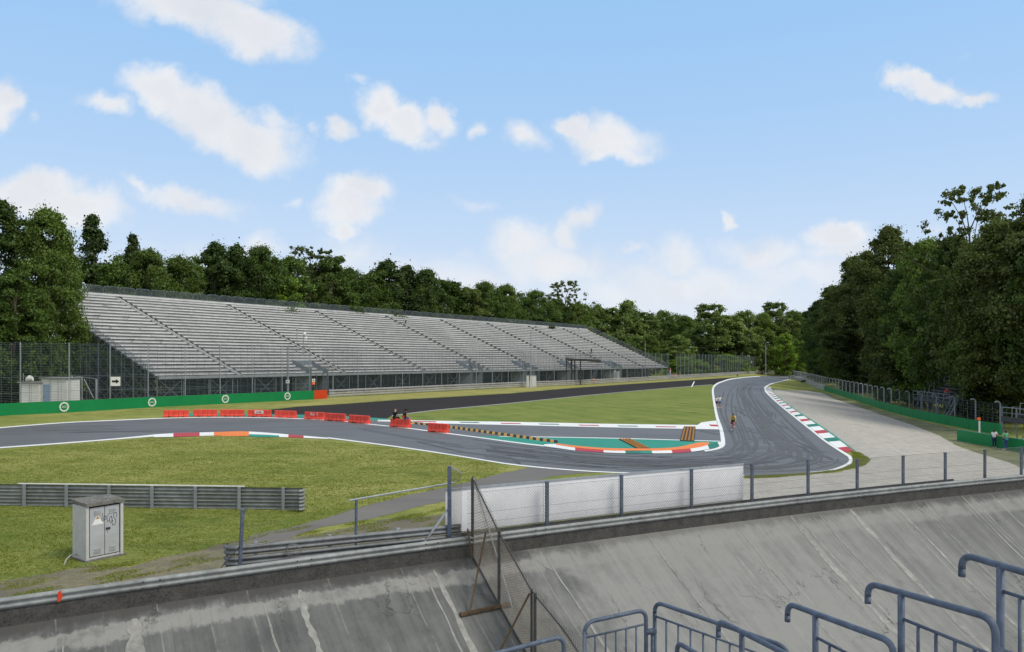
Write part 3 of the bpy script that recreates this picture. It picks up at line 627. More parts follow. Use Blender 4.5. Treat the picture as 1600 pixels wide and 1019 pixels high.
# sealed joints and mortar runs down the slope
rj = random.Random(3)
for px, w0, w1, v0, v1 in ((95, .04, .05, .5, 9), (205, .34, .62, .4, 5), (407, .05, .10, .55, 10), (462, .20, .13, .3, 4), (655, .06, .10, .45, 12), (671, .16, .30, .3, 12), (845, .05, .09, .3, 9), (1010, .07, .13, .1, 12), (1145, .06, .08, .1, 12), (1232, .30, .20, .1, 13), (1243, .10, .06, .1, 13), (1275, .07, .05, .1, 7), (1325, .30, .26, .1, 13), (1395, .12, .16, .1, 8), (1425, .05, .04, .1, 6), (1500, .09, .10, .05, 13), (1513, .06, .05, .05, 10), (1545, .10, .06, .05, 13), (1590, .09, .05, .05, 12), (1640, .09, .08, .05, 12)):
    s = rim_px(px)
    mb = MB(); n = 60; wig = rj.uniform(0, 6); L_ = []; R_ = []
    for i in range(n):
        v = v0+(v1-v0)*i/(n-1); w = (w0+(w1-w0)*i/(n-1))*(1+.22*math.sin(i*.55+wig)+.12*math.sin(i*1.3+2*wig)+rj.uniform(-.07, .07))*min(1, .25+i*.25, .12+(n-1-i)*.1); o_ = .035*math.sin(i*.23+wig)+.012*math.sin(i*.9+wig)
        L_.append(bank(s+o_-w/2, v, .012)); R_.append(bank(s+o_+w/2, v, .012))
    for i in range(n-1): mb.face([L_[i], R_[i], R_[i+1], L_[i+1]])
    mb.build('sealed_joint', M['jointseal'], bnk, local=True)

par = MB(); par.sweep(RIM, [(-.32, -.5), (.03, -.5), (.03, .13), (-.02, .19), (-.32, .17)], True)
pw = par.build('parapet', M['parapet']); tag(pw, 'dark rough concrete parapet running along the top edge of the banking', 'parapet')

# ------------------------------------------------------------------ guardrails
WPROF = [(.0, 0), (.03, .02), (.075, .06), (.075, .10), (.01, .135), (.01, .175), (.075, .21), (.075, .25), (.03, .29), (0, .31)]
def wbeam(mb, pts, z, off=0., sc_=1., flip=1):
    prof = [(flip*o*sc_, z+k*sc_) for o, k in WPROF]
    mb.sweep(pts, prof, offset=off); mb.sweep(pts, [(o-.006*flip, k) for o, k in prof][::-1], offset=off)
rl = empty('rim_guardrail', RIM[20], label='single long steel guardrail bolted along the parapet of the banking', cat='guardrail')
mb = MB(); wbeam(mb, RIM, .20, .02); mb.build('rail', M['rail'], rl, smooth=True)
for i, (p, t) in enumerate(along(RIM, 4.3, 26.3)):
    if i > 18: break
    sd = Vector((t.y, -t.x, 0)); mb = MB()
    mb.box(p-sd*.13+Vector((0, 0, .29)), (.10, .10, .36), math.atan2(t.y, t.x)); mb.build('post', M['dkpost'], rl)
    mb = MB()
    for a in (-.22, .22):
        for z in (.255, .43): mb = MB(); mb.disc(p+sd*.096+t*a+Vector((0, 0, z)), .024, sd, .02, 8); mb.build('bolt', M['frame'], rl)
s_ = rim_px(93); p, th = rim(s_); tt = Vector((math.cos(th), math.sin(th), 0)); sd = Vector((tt.y, -tt.x, 0)); mb = MB()
for k, (a, z0, z1) in enumerate(((-.01, .21, .50), (.015, .26, .515), (.04, .30, .40), (-.03, .28, .36))):
    mb.prism([p+sd*.097+tt*(a-.03)+Vector((0, 0, z0)), p+sd*.097+tt*(a+.03)+Vector((0, 0, z0+.02)), p+sd*.097+tt*(a+.025)+Vector((0, 0, z1)), p+sd*.097+tt*(a-.03)+Vector((0, 0, z1-.03))], sd*(.004+.001*k))
mb.build('paint_mark', M['wallred'], rl)

def multi_rail(name, pts, n, z0, label, post_step, rail_mat, flip=1, post_off=.08, top=None, ends=(0, 0), post_w=.11, pitch=.345, front_post=True, start=.3):
    g = empty(name, pts[0], label=label, cat='guardrail')
    for k in range(n):
        mb = MB(); wbeam(mb, pts, z0+k*pitch, 0., 1., flip)
        for e, on in ((0, ends[0]), (-1, ends[1])):
            if on:     # rolled end shoe curving away from the viewer
                p0 = pts[e]; d = (pts[e]-pts[e+1 if e == 0 else e-1]).normalized(); sd = Vector((d.y, -d.x, 0))*(1 if e == -1 else -1)
                arc = [p0+d*(.26*math.sin(a))-sd*flip*(.26*(1-math.cos(a))) for a in np.linspace(0, 2.6, 8)]
                if e == 0: arc = arc[::-1]
                wbeam(mb, [Vector(q) for q in arc], z0+k*pitch, 0., 1., flip)
        mb.build('rail', rail_mat, g, smooth=True)
    for p, t in along(pts, post_step, start):
        sd = Vector((t.y, -t.x, 0)); mb = MB(); mb.box(p+sd*post_off+Vector((0, 0, (z0+n*pitch)/2)), (post_w, post_w*.8, z0+n*pitch+.02), math.atan2(t.y, t.x))
        mb.build('post', M['galv'], g)
    return g
# left guardrail in the grass
p0, p1 = G(-60, 789.5), G(468, 797.5)
multi_rail('guardrail', [p0.lerp(p1, k/12) for k in range(13)], 3, .04, 'triple steel guardrail standing in the grass behind the electricity cabinet', 2.0, M['rail'], flip=-1, post_off=.07, ends=(0, 1), start=1.05, pitch=.318)
mb = MB(); a = at(20, p0.y, z=0); a = p0.lerp(p1, .17); b = p0.lerp(p1, .84)
mb.bar(a+Vector((0, .06, 1.015)), b+Vector((0, .06, 1.015)), .09, .035); q = mb.build('top_strip', M['white'], bpy.data.objects['guardrail'])
# lower guardrail just behind the rim
pts = []
for px in (388, 450, 530, 610, 700, 735):
    s = rim_px(px-8); p, th = rim(s); n = Vector((-math.sin(th), math.cos(th), 0)); pts.append(p+n*(1.15-.002*(px-349)))
multi_rail('guardrail', resample(pts, 14), 3, -.13, 'triple guardrail with a curled dirty end close behind the rim rail', 2.3, M['raildark'], flip=1, post_off=-.06, ends=(1, 0), start=.6)
# pale guardrail along the far straight
FAR = [G(*p) for p in ((514, 621), (800, 606), (928, 600.3), (1058, 592.2), (1137, 587), (1178, 584.4), (1251, 580.8), (1320, 579.8))]
FARS = resample([Vector(p) for p in smooth_line([tuple(p) for p in FAR], 6)], 70)
M['farrail'] = mat('pale_weathered_rail', (.40, .385, .38), .6, .15, var=.25, scale=1.2)
g = multi_rail('track_guardrail', FARS, 3, .10, 'long pale multi-rail guardrail along the straight in front of the grandstand', 6., M['farrail'], flip=1, post_off=-.1, pitch=.46)

# ------------------------------------------------------------------ fences
def diag_wires(mb, f, L, Ht, pitch, r, both=True):
    """chain-link: straight wires on both diagonals, over f(u, t) with t in 0..Ht(u)"""
    step = pitch*math.sqrt(2)
    for sgn in ((1, -1) if both else (1,)):
        n = int((L+Ht)/step)+1
        for i in range(n+1):
            c = i*step
            if sgn == 1: u0, t0, u1, t1 = max(c-Ht, 0), min(c, Ht), min(c, L), max(c-L, 0)       # u + t = c
            else: u0, t0, u1, t1 = max(c-Ht, 0), max(Ht-c, 0), min(c, L), min(L-c+Ht, Ht)         # u - t = c - Ht
            if u1-u0 < .01: continue
            k = max(1, int((u1-u0)/3)); P = [f(u0+(u1-u0)*j/k, t0+(t1-t0)*j/k) for j in range(k+1)]
            for a, b in zip(P[:-1], P[1:]): mb.bar(a, b, r*2, r*2)
def rim_off(s, off, z):
    p, th = rim(s); q = p+Vector((-math.sin(th), math.cos(th), 0))*off; q.z = z; return q
# chain-link on steel posts behind the rim rail, right part
s0, s1 = rim_px(737), rim_px(1640)
fe = empty('chain_link_fence', rim_off(s0, .4, 0), label='low chain-link fence on blue-grey posts behind the rim rail in front of the gravel', cat='fence')
for px in (868, 985, 1095, 1190, 1278, 1355, 1427, 1493, 1555, 1612):
    s = rim_px(px-4); mb = MB(); b0, b1 = rim_off(s, .42, -.1), rim_off(s, .42, 2.02 if px < 1300 else 1.86); th = rim(s)[1]
    mb.box((b0+b1)/2, (.12, .09, (b1-b0).length), th); mb.box(b1+Vector((0, 0, .02)), (.14, .11, .05), th); mb.build('post', M['bluesteel'], fe)
mb = MB(); diag_wires(mb, lambda u, t: rim_off(s0+u, .36, .15+t), s1-s0, 1.78, .085, .0021); mb.build('mesh', M['wire'], fe)
mb = MB()
for z in (.45, .85, 1.2, 1.93):
    for k in range(int((s1-s0)/2)): mb.bar(rim_off(s0+k*2, .35, z), rim_off(s0+k*2+2, .35, z-.01), .009, .009)
mb.build('tension_wire', M['wire'], fe)
# white boards standing behind that fence
sa, sb = rim_px(711), rim_px(1182)
tb = empty('white_board_wall', rim_off(sa, 1., 0), label='row of white boards standing behind the chain-link fence', cat='board wall')
edges = [sa]+[rim_px(x) for x in (866, 985, 1095)]+[sb]
for k, (a, b) in enumerate(zip(edges[:-1], edges[1:])):
    b -= .02; mb = MB(); n = max(2, int((b-a)/.8))
    P = [rim_off(a+(b-a)*i/n, .78, 0) for i in range(n+1)]
    mb.sweep(P, [(-.015, .46), (.015, .5), (.015, 1.98), (-.015, 1.98)], True); mb.build('panel', M['tarp'], tb)
mb = MB(); mb.sweep([rim_off(sa+(sb-sa)*i/20, .78, 0) for i in range(21)], [(-.03, 1.985), (.04, 1.985), (.04, 2.06), (-.03, 2.06)], True); mb.build('top_trim', M['galv'], tb)
mb = MB(); mb.sweep([rim_off(sa+(sb+14-sa)*i/24, .74, 0) for i in range(25)], [(-.03, -.1), (.03, -.1), (.03, .45), (-.03, .45)], True); mb.build('dark_gap_strip', M['dkpost'], tb)  # added dark strip standing in for the dark gap under the boards
# two leaning posts with a pipe behind the rim, left part
for px, off, zt, lab, tilt in ((383, .55, 2.05, 'blue-grey steel post standing alone behind the rim rail near the cabinet', .10), (570, .7, 1.98, 'thin steel post carrying the pipe handrail over the low guardrail', .02)):
    s = rim_px(px-3); g = empty('fence_post', rim_off(s, off, 0), label=lab, cat='post')
    th = rim(s)[1]; t = Vector((math.cos(th), math.sin(th), 0)); b = rim_off(s, off, -.05); tp = rim_off(s, off, zt)+t*tilt
    mb = MB(); w = .15 if px < 400 else .10
    mb.bar(b, tp, w, w*.6, (t.x, t.y, 0)); mb.build('shaft', M['bluesteel'], g)
    mb = MB(); mb.bar(tp-Vector((0, 0, .02)), tp+Vector((0, 0, .015)), w+.03, w*.8, (t.x, t.y, 0)); mb.build('cap', M['bluesteel'], g)
    if px > 400:
        mb = MB(); P = [tp-t*.25+Vector((0, 0, .01)), tp+t*1.6+Vector((0, .06, .14)), tp+t*3.6+Vector((0, .2, .26))]; mb.tube(P, .032, 6); mb.build('pipe_rail', M['galv'], g)
    else:
        mb = MB()
        for z in (.5, 1.1): mb.tube([tp-Vector((0, 0, z)), tp+t*.5-Vector((0, 0, z+.02)), tp+t*1.1-Vector((-.05, 0, z-.02))], .008, 5)
        mb.build('cut_wire', M['rustwire'], g)
        mb = MB(); mb.tube([tp-Vector((0, 0, 1.0)), tp-t*.6-Vector((0, 0, 1.65)), tp-t*.95-Vector((0, 0, 2.05))], .018, 5); mb.build('stay', M['dkpost'], g)
# coil of wire hung on the low guardrail
mb = MB(); s = rim_px(466); c0 = rim_off(s, .62, .62)
for k in range(4):
    rr = .17+.02*k; ph = rm.uniform(0, 6); mb.tube([c0+Vector((rr*math.cos(a+ph)*(1+.05*k), .03*k-.02+.02*math.sin(3*a), rr*math.sin(a+ph)-.02*k)) for a in np.linspace(0, 6.5, 22)], .007, 5)
tag(mb.build('wire_coil', M['wire']), 'loose coil of wire hung on the low guardrail behind the rim', 'wire coil')

# spiked fence climbing down the banking
SX = rim_px(738)
bf = empty('spiked_fence', bank(SX, 0), label='rusty mesh fence with spiked top running down across the banking', cat='fence')
VT = [(0, 2.62), (.25, 2.36), (1.9, 1.05), (4.0, -.35), (5.8, -1.0), (8.2, -2.3)]
def ftop(v):
    for (a, za), (b, zb) in zip(VT[:-1], VT[1:]):
        if v <= b: return za+(zb-za)*(v-a)/(b-a)
    return VT[-1][1]
def fpt(v, k):           # k: 0 at the concrete .. 1 at the top edge
    q = bank(SX, v, .06); q.z = q.z+(ftop(v)-q.z)*k; return q
mb = MB(); HH = 2.3
M['palewire'] = mat('pale_rusted_wire', (.20, .18, .15), .75, .2, var=.3)
for va, vb in ((.05, 1.9), (1.9, 4.0), (4.0, 8.2)):
    diag_wires(mb, lambda u, t: fpt(va+u, t/HH), vb-va, HH, .056, .0031)
mb.build('mesh', M['palewire'], bf)
mb = MB(); v = .1
while v < 8.2:
    q = fpt(v, 1.); mb.bar(q-Vector((0, 0, .03)), q+Vector((rm.uniform(-.01, .01), 0, .15)), .011, .011); v += .088
mb.build('spikes', M['rustwire'], bf)
mb = MB()
for k in (0., .985):
    P = [fpt(v, k) for v in np.arange(.02, 8.2, .35)]
    mb.tube(P, .025 if k else .03, 6)
mb.build('edge_bars', M['dkpost'], bf)
for v, w, m in ((.02, .13, 'dkpost'), (1.95, .13, 'dkpost'), (4.0, .09, 'dkpost'), (4.2, .12, 'dkpost'), (6.6, .12, 'dkpost')):
    b = fpt(v, 0)-Vector((0, 0, .1)); tq = fpt(v, 1)+Vector((0, 0, .03)); mb = MB()
    if v < .1: tq.z = 2.5
    mb.bar(b, tq, w, w*.8, (1, 0, 0)); mb.build('post', M[m], bf)
# tall corner post with a short panel beside it
A = rim_off(rim_px(709), .35, 0); B = rim_off(rim_px(728), .3, 0); mb = MB()
mb.bar(A+Vector((0, 0, -.1)), A+Vector((0, 0, 2.92)), .19, .13, (1, 0, 0)); mb.build('corner_post', M['bluesteel'], bf)
mb = MB(); mb.bar(A+Vector((0, 0, 2.93)), B+Vector((0, -.1, 2.66)), .05, .04); mb.bar(A+Vector((0, 0, .4)), B+Vector((0, 0, .4)), .04, .04); mb.build('panel_frame', M['galv'], bf)
mb = MB(); LL = (B-A).length; diag_wires(mb, lambda u, t: A.lerp(B, u/LL)+Vector((0, 0, .42+t*(1.1-.1*u))), LL, 2.2, .05, .003); mb.build('panel_mesh', M['rustwire'], bf)
mb = MB(); mb.bar(A+Vector((0, 0, 1.5)), A+Vector((-.85, -.5, .35)), .07, .05); mb.build('stay', M['galv'], bf)
# braces lying on the concrete
b0, b1 = bank(SX-1.45, 2.1, .07), bank(SX+.42, 2.05, .12)
mb = MB(); mb.bar(b0, b1, .12, .09); mb.disc(b0-Vector((.03, .02, 0)), .09, (1, .4, 0), .05, 10); mb.build('foot_beam', M['rust'], bf)
mb = MB(); mb.bar(b0+Vector((.25, .05, .02)), fpt(1.0, .62), .05, .05); mb.build('strut', M['rust'], bf)
mb = MB(); mb.tube([fpt(.1, 1.), fpt(2.6, .25)+Vector((.1, 0, -.1))], .022, 6); mb.build('strut', M['galv'], bf)
mb = MB(); mb.bar(fpt(4.0, .95)-Vector((.06, 0, 0)), bank(SX-.95, 3.6, .05), .06, .05); mb.build('strut', M['rust'], bf)
mb = MB(); mb.bar(fpt(.2, .05)+Vector((-.1, -.05, 0)), fpt(.2, .4)+Vector((-.25, -.05, .0)), .06, .05); mb.build('bracket', M['rust'], bf)

# ------------------------------------------------------------------ green barrier wall on the left, red end, emblems
def cut_text(txt, size, depth):
    cu = bpy.data.curves.new('lettering', 'FONT'); cu.body = txt; cu.size = size; cu.extrude = depth; cu.align_x = 'CENTER'; cu.align_y = 'CENTER'
    o = bpy.data.objects.new('lettering', cu); COL.objects.link(o); dg = bpy.context.evaluated_depsgraph_get()
    me = bpy.data.meshes.new_from_object(o.evaluated_get(dg)); bpy.data.objects.remove(o); return me
WP = [G(*p) for p in ((-90, 660), (0, 650.3), (100, 645), (237, 636.8), (352, 631), (491, 624))]
gw_ = empty('barrier_wall', WP[1], label='bright green trackside wall with four white cog emblems and red end panel', cat='wall')
WPS = [Vector(p) for p in smooth_line([tuple(p) for p in WP], 5)]
mb = MB(); mb.sweep(WPS, [(.0, 0), (.02, 1.46), (-.35, 1.46), (-.35, 0)], True); mb.build('wall', M['wallgreen'], gw_)
d = (WPS[-1]-WPS[-2]).normalized(); e0 = WPS[-1]+d*.01
mb = MB(); mb.sweep([e0, e0+d*2.7], [(.03, 0), (.05, 1.5), (-.36, 1.5), (-.36, 0)], True); mb.build('end_panel', M['wallred'], gw_)
def wall_at(px):
    for a, b in zip(WPS[:-1], WPS[1:]):
        xa, xb = CX+F*a.x/a.y, CX+F*b.x/b.y
        if xa <= px <= xb: return a.lerp(b, (px-xa)/(xb-xa)), (b-a).normalized()
    return WPS[-1], d
txt = cut_text('ACI', .36, .01)
for px in (100, 237.5, 352, 449):
    p, t = wall_at(px); sd = Vector((t.y, -t.x, 0)); c = p+Vector((0, 0, .74))+sd*.02
    ang = [2*math.pi*k/96 for k in range(97)]
    def rp(a, r): return c+t*(r*math.cos(a))+Vector((0, 0, r*math.sin(a)))
    mb = MB()
    for a, b in zip(ang[:-1], ang[1:]):
        ro = .63 if int(a/(2*math.pi)*32+.01) % 2 == 0 else .55
        mb.prism([rp(a, .43), rp(a, ro), rp(b, ro), rp(b, .43)], sd*.02)
    em = mb.build('emblem', M['white'], gw_)
    mb = MB(); mb.disc(c, .40, sd, .012, 28); mb.build('emblem_field', M['wallgreen'], em, local=True)
    for z, w in ((.17, .5), (-.2, .4)):
        pass
    lt = bpy.data.objects.new('lettering', txt); COL.objects.link(lt); lt.data.materials.clear(); lt.data.materials.append(M['white']); lt.parent = em
    Mx = Matrix((t, Vector((0, 0, 1)), sd)).transposed().to_4x4(); Mx.translation = c+sd*.028; lt.matrix_local = Mx

# ------------------------------------------------------------------ high debris fences
def debris_fence(label, pts, hgts, step, start=0., wires=True, dz=.21, pw=.12, poststart=None):
    """pts: ground polyline, hgts: height at each of its points"""
    g = empty('debris_fence', pts[0], label=label, cat='fence')
    ds = [0.]
    for a, b in zip(pts[:-1], pts[1:]): ds.append(ds[-1]+(b-a).length)
    def ht(s): return float(np.interp(s, np.linspace(0, ds[-1], len(hgts)), hgts))
    k = 0; proto = None
    for p, t in along(pts, step, start):
        if k >= 98: break
        h = ht(start+k*step); mb = MB(); mb.tube([p, p+Vector((0, 0, h))], pw/2, 6); mb.build('post', M['fencepost'], g); k += 1
    if wires:
        P = resample(pts, max(2, int(ds[-1]/6))); hs = [ht(ds[-1]*i/(len(P)-1)) for i in range(len(P))]
        mb = MB(); n = int(max(hgts)/dz)
        for j in range(n):
            f = (j+1)/n*.985
            for i in range(len(P)-1): mb.bar(P[i]+Vector((0, 0, hs[i]*f)), P[i+1]+Vector((0, 0, hs[i+1]*f)), .024, .024)
        m_ = int(ds[-1]/1.2)
        for i in range(m_):
            u = i/m_*(len(P)-1); a = int(u); p = P[a].lerp(P[a+1], u-a); h = hs[a]+(hs[a+1]-hs[a])*(u-a)
            mb.bar(p, p+Vector((0, 0, h*.985)), .024, .024, (1, 0, 0))
        mb.build('net', M['netwire'], g)
        for f in (.30, .52, .985):
            mb = MB(); mb.tube([P[i]+Vector((0, 0, hs[i]*f)) for i in range(len(P))], .02, 4); mb.build('cable', M['netwire'], g)
    return g
def offset_line(P, off):
    out = []
    for i, p in enumerate(P):
        t = P[min(i+1, len(P)-1)]-P[max(i-1, 0)]; t.z = 0; t.normalize(); out.append(p+Vector((-t.y, t.x, 0))*off)
    return out
LF = offset_line(WPS, .9)
sidx = min(range(len(LF)), key=lambda i: abs(CX+F*LF[i].x/LF[i].y-22))
debris_fence('tall debris fence with slim grey posts behind the green wall', LF, [topz(535, 93), 9.0], 5.6, 1.2)
FF = offset_line(FARS, 1.6); NF = [p for p in FF if CX+F*p.x/p.y < 1056]
debris_fence('tall debris fence behind the pale guardrail in front of the grandstand', NF, [9.0, 9.0], 6.2, 2.5)
FF2 = [p for p in FF if 1056 <= CX+F*p.x/p.y < 1192]
debris_fence('tall debris fence at the far end of the straight beyond the grandstand', FF2, [9.0, 9.0], 4.4, 0.)
FF3 = [p for p in FF if CX+F*p.x/p.y >= 1190]
debris_fence('lower debris fence on the far bend before the woods', FF3, [4.6, 4.6], 4., 0.)

# ------------------------------------------------------------------ grandstand
A0, A1, B0, B1 = Vector((-54.4, 117.7, 0)), Vector((59., 294., 0)), Vector((-78., 124.6, 0)), Vector((28.5, 287.6, 0))
NR, ZB, ZT = 24, 4.05, 17.9
def SP(u, r, z): q = A0.lerp(A1, u).lerp(B0.lerp(B1, u), r); q.z = z; return q
AIS = [.073, .19, .31, .43, .545, .66, .78, .90]; AW = .0032
M['riser'] = mat('riser_board', (.21, .212, .212), .8, var=.35, scale=.9)
gs = empty('grandstand', A0.lerp(A1, .5), label='long open grandstand of pale metal benches rising beside the straight', cat='grandstand')
secs = list(zip([0.]+[a+AW for a in AIS], [a-AW for a in AIS]+[1.]))
rg = random.Random(9)
for i in range(NR):
    r0, r1 = i/NR, (i+1)/NR; z = ZB+(ZT-ZB)*r0; rise = (ZT-ZB)/NR; mb = MB()
    for a, b in secs:
        n = max(1, int((b-a)*209/4))
        for k in range(n):
            ua, ub = a+(b-a)*k/n+.00006, a+(b-a)*(k+1)/n-.00006; rr = r0+.028*rg.uniform(.97, 1.03); jz = rg.uniform(-.008, .008)
            mb.cur = 0
            mb.bar(SP(ua, rr, z+.405+jz), SP(ub, rr, z+.405+jz), .30, .05)            # bench plank
            mb.bar(SP(ua, rr-.0065, z+.30+jz), SP(ub, rr-.0065, z+.30+jz), .03, .19)        # fascia below it
            mb.cur = 1
            mb.bar(SP(ua, r0+.010, z-.02), SP(ub, r0+.010, z-.02), .80, .04)            # foot board
            mb.cur = 3; mb.bar(SP(ua, r0+.030, z+rise*.5), SP(ub, r0+.030, z+rise*.5), .03, rise+.06)   # riser closing the gap
            mb.cur = 2
            for w in (.02, .5): q = SP(ua+(ub-ua)*w, rr-.001, z+.2); mb.box(q, (.07, .10, .40), R(57)); mb.box(SP(ua+(ub-ua)*w, rr+.006, z+.47+jz), (.09, .05, .09), R(57))
    mb.build('seat_row', [M['seat'], M['tread'], M['scaff'], M['riser']], gs)
for a in AIS:
    mb = MB()
    for i in range(NR):
        z = ZB+(ZT-ZB)*i/NR; r0 = i/NR
        hs_ = (ZT-ZB)/NR
        mb.bar(SP(a-AW*.97, r0+.010, z-hs_*.15), SP(a+AW*.97, r0+.010, z-hs_*.15), .46, hs_*.3)
        mb.bar(SP(a-AW*.7, r0+.031, z+hs_*.34), SP(a+AW*.7, r0+.031, z+hs_*.34), .44, hs_*.3)
    mb.cur = 1; mb.bar(SP(a, -.004, ZB-.1), SP(a, 1.02, ZT+.12), AW*209*2.05, .05)
    mb.build('aisle_steps', [M['step'], M['riser']], gs)
# back railing: framed mesh panels, curved corners
def rail_panel(p, q, h, nb=9):
    mb = MB(); up = Vector((0, 0, h)); c = .12*(q-p)
    mb.tube([p, p+up*.85, p+up+c, q+up-c, q+up*.85, q], .045, 5); mb.bar(p+up*.06, q+up*.06, .05, .05)
    for k in range(1, nb+1): a = p.lerp(q, k/(nb+1)); mb.bar(a+up*.06, a+up, .035, .035, (1, 0, 0))
    for k in range(1, 6): mb.bar(p+up*k/6, q+up*k/6, .03, .03)
    return mb
npan = 66
for k in range(npan):
    rail_panel(SP((k+.04)/npan, 1.004, ZT+.45), SP((k+.96)/npan, 1.004, ZT+.45), 1.25).build('railing_panel', M['scaff'], gs)
mb = MB(); mb.bar(SP(0, 1.004, ZT+.25), SP(1, 1.004, ZT+.25), .12, .35); mb.build('rear_fascia', M['seat'], gs)
for k in range(13):
    a, b = k/13, (k+.92)/13
    mb = rail_panel(SP(1.0015, a, ZB+(ZT-ZB)*a+.25), SP(1.0015, b, ZB+(ZT-ZB)*b+.25), 1.35, 7); mb.build('end_railing', M['scaff'], gs)
for k in range(10):
    a, b = k/13, (k+.92)/13
    mb = rail_panel(SP(-.0015, a, ZB+(ZT-ZB)*a+.1), SP(-.0015, b, ZB+(ZT-ZB)*b+.1), 1.1, 5); mb.build('end_railing', M['scaff'], gs)
# front fascia, front parapet rail, supports
mb = MB(); mb.bar(SP(0, -.012, ZB-.15), SP(1, -.012, ZB-.15), .12, .45); mb.build('front_fascia', M['galv'], gs)
nf = 70
for k in range(nf):
    mb = MB(); a, b = k/nf, (k+.94)/nf; p, q = SP(a, -.014, ZB), SP(b, -.014, ZB)
    mb.tube([p, p+Vector((0, 0, 1.0)), q+Vector((0, 0, 1.0)), q], .03, 4); mb.bar(p+Vector((0, 0, .5)), q+Vector((0, 0, .5)), .03, .03); mb.build('front_railing', M['scaff'], gs)
mb = MB(); nsp = 46
for k in range(nsp+1):
    u = k/nsp
    m2 = MB(); m2.tube([SP(u, 0, 0), SP(u, 0, ZB-.1)], .075, 5); m2.build('support_post', M['scaff'], gs)
    for r_ in (.18, .36):
        mb.tube([SP(u, r_, 0), SP(u, r_, ZB+(ZT-ZB)*r_-.1)], .06, 5)
    if k < nsp and k % 2 == 0:
        for r_ in (.0, .2):
            zt = ZB+(ZT-ZB)*r_-.3; mb.tube([SP(u, r_, .2), SP(u+1/nsp, r_, zt)], .035, 4); mb.tube([SP(u+1/nsp, r_, .2), SP(u, r_, zt)], .035, 4)
        mb.tube([SP(u, .0, 1.6), SP(u+1/nsp, .0, 1.6)], .03, 4)
tag(mb.build('inner_scaffold', M['scaff'], gs), kind='stuff')
mb = MB()           # scaffold under the left end: bays of posts and crossing braces
for u in (0., .02, .045, .07):
    rs = np.linspace(0, 1, 12)
    for i, r_ in enumerate(rs):
        zt = ZB+(ZT-ZB)*r_-.1; mb.tube([SP(u, r_, 0), SP(u, r_, zt)], .05, 5)
        if i < len(rs)-1:
            z = 0.
            while z < zt-.6:
                r2 = rs[i+1]; mb.bar(SP(u, r_, z+2), SP(u, r2, z+2), .06, .06); mb.bar(SP(u, r_, z), SP(u, r2, z+2), .045, .045); mb.bar(SP(u, r_, z+2), SP(u, r2, z), .045, .045); z += 2
for r_ in np.linspace(.05, .95, 8):
    zt = ZB+(ZT-ZB)*r_-.2
    for z in np.arange(2, zt, 2): mb.bar(SP(0, r_, z), SP(.07, r_, z), .05, .05)
tag(mb.build('end_scaffold', M['scaff'], gs), kind='stuff')
mb = MB(); mb.bar(SP(.03, .22, 3.2), SP(1, .22, 3.2), .05, 6.3); mb.build('shade_net', M['netpanel'], gs)  # netting built as a solid dark sheet, put in to darken the underside
M['paleentry'] = mat('grey_blue_netting', (.17, .20, .225), .8, var=.3, scale=2)
# covered stair entries let into the front of the stand
for u in (.155, .40, .52, .64, .79):
    mb = MB(); w = .010
    for s in (-1, 1):
        mb.face([SP(u+s*w, -.02, .1), SP(u+s*w, .13, .1), SP(u+s*w, .13, ZB+2.7), SP(u+s*w, -.02, ZB+.8)])
    mb.bar(SP(u-w, .11, ZB+1.5), SP(u+w, .11, ZB+1.5), .12, 1.9)
    for s in (-1, -.4, .4, 1): mb.tube([SP(u+s*w, -.024, 0), SP(u+s*w, -.024, ZB+1.3)], .05, 5)
    mb.bar(SP(u-w, -.02, ZB+.6), SP(u-w*.1, .05, ZB+1.5), .06, .9)
    mb.build('stair_entry', M['paleentry'], gs)

# ------------------------------------------------------------------ things along the far fence
def far_at(px):
    return min(FARS, key=lambda p: abs(CX+F*p.x/p.y-px)).y
def box_part(name, c, size, m, parent, rz=0., bevel=.0):
    mb = MB(); mb.box(c, size, rz); return mb.build(name, m, parent, bevel=bevel)
def hut(name, px0, px1, pytop, d, depth, label, roofm, wallm, door=None):
    a, b = at(px0, d), at(px1, d); zt = topz(pytop, d); c = (a+b)/2; w = (b-a).length
    g = empty(name, c, label=label, cat='hut')
    box_part('wall', c+Vector((0, depth/2, zt/2-.06)), (w, depth, zt-.12), wallm, g)
    box_part('roof', c+Vector((0, depth/2, zt)), (w+.4, depth+.5, .14), roofm, g, bevel=.02)
    mb = MB(); n = max(2, int(w/1.0))
    for k in range(1, n): mb.box(c+Vector((-w/2+w*k/n, -.01, zt/2-.1)), (.03, .02, zt-.3))
    mb.build('seam', M['frame'], g)
    if door:
        dx0, dx1, zt2 = door; mb = MB(); mb.box(c+Vector(((dx0+dx1)/2*w-w/2, -.03, zt2*zt/2)), ((dx1-dx0)*w, .06, zt2*zt)); dd = mb.build('door', M['hutblue'], g)
        mb = MB(); mb.box(c+Vector((dx0*w-w/2+.12, -.08, zt2*zt*.5)), (.06, .06, .18)); mb.build('handle', M['frame'], dd, local=True)
    return g
M['roofgrey'] = mat('grey_sheet_roof', (.25, .25, .25), .7, var=.2)
hut('site_hut', 30.5, 61, 597.6, 103, 2.6, 'low white cabin beside a taller one behind the green wall', M['roofgrey'], M['hutwhite'])
g = hut('site_hut', 64.5, 104, 591, 103.5, 3.2, 'taller white cabin with blue-grey door behind the green wall', M['roofgrey'], M['hutwhite'], (.08, .36, .80))
c = at(47, 103.2, 593); mb = MB(); n = 14
mb.tube([c+Vector((-.45+.9*k/n, 0, .35*math.sin(math.pi*k/n)-.2)) for k in range(n+1)], [.08+.32*math.sin(math.pi*min(1, .15+.85*k/n)) for k in range(n+1)], 12)
mb.tube([c+Vector((.1, 0, -.15)), Vector((c.x+.1, c.y, topz(597.6, 103)+.05))], .05, 6)
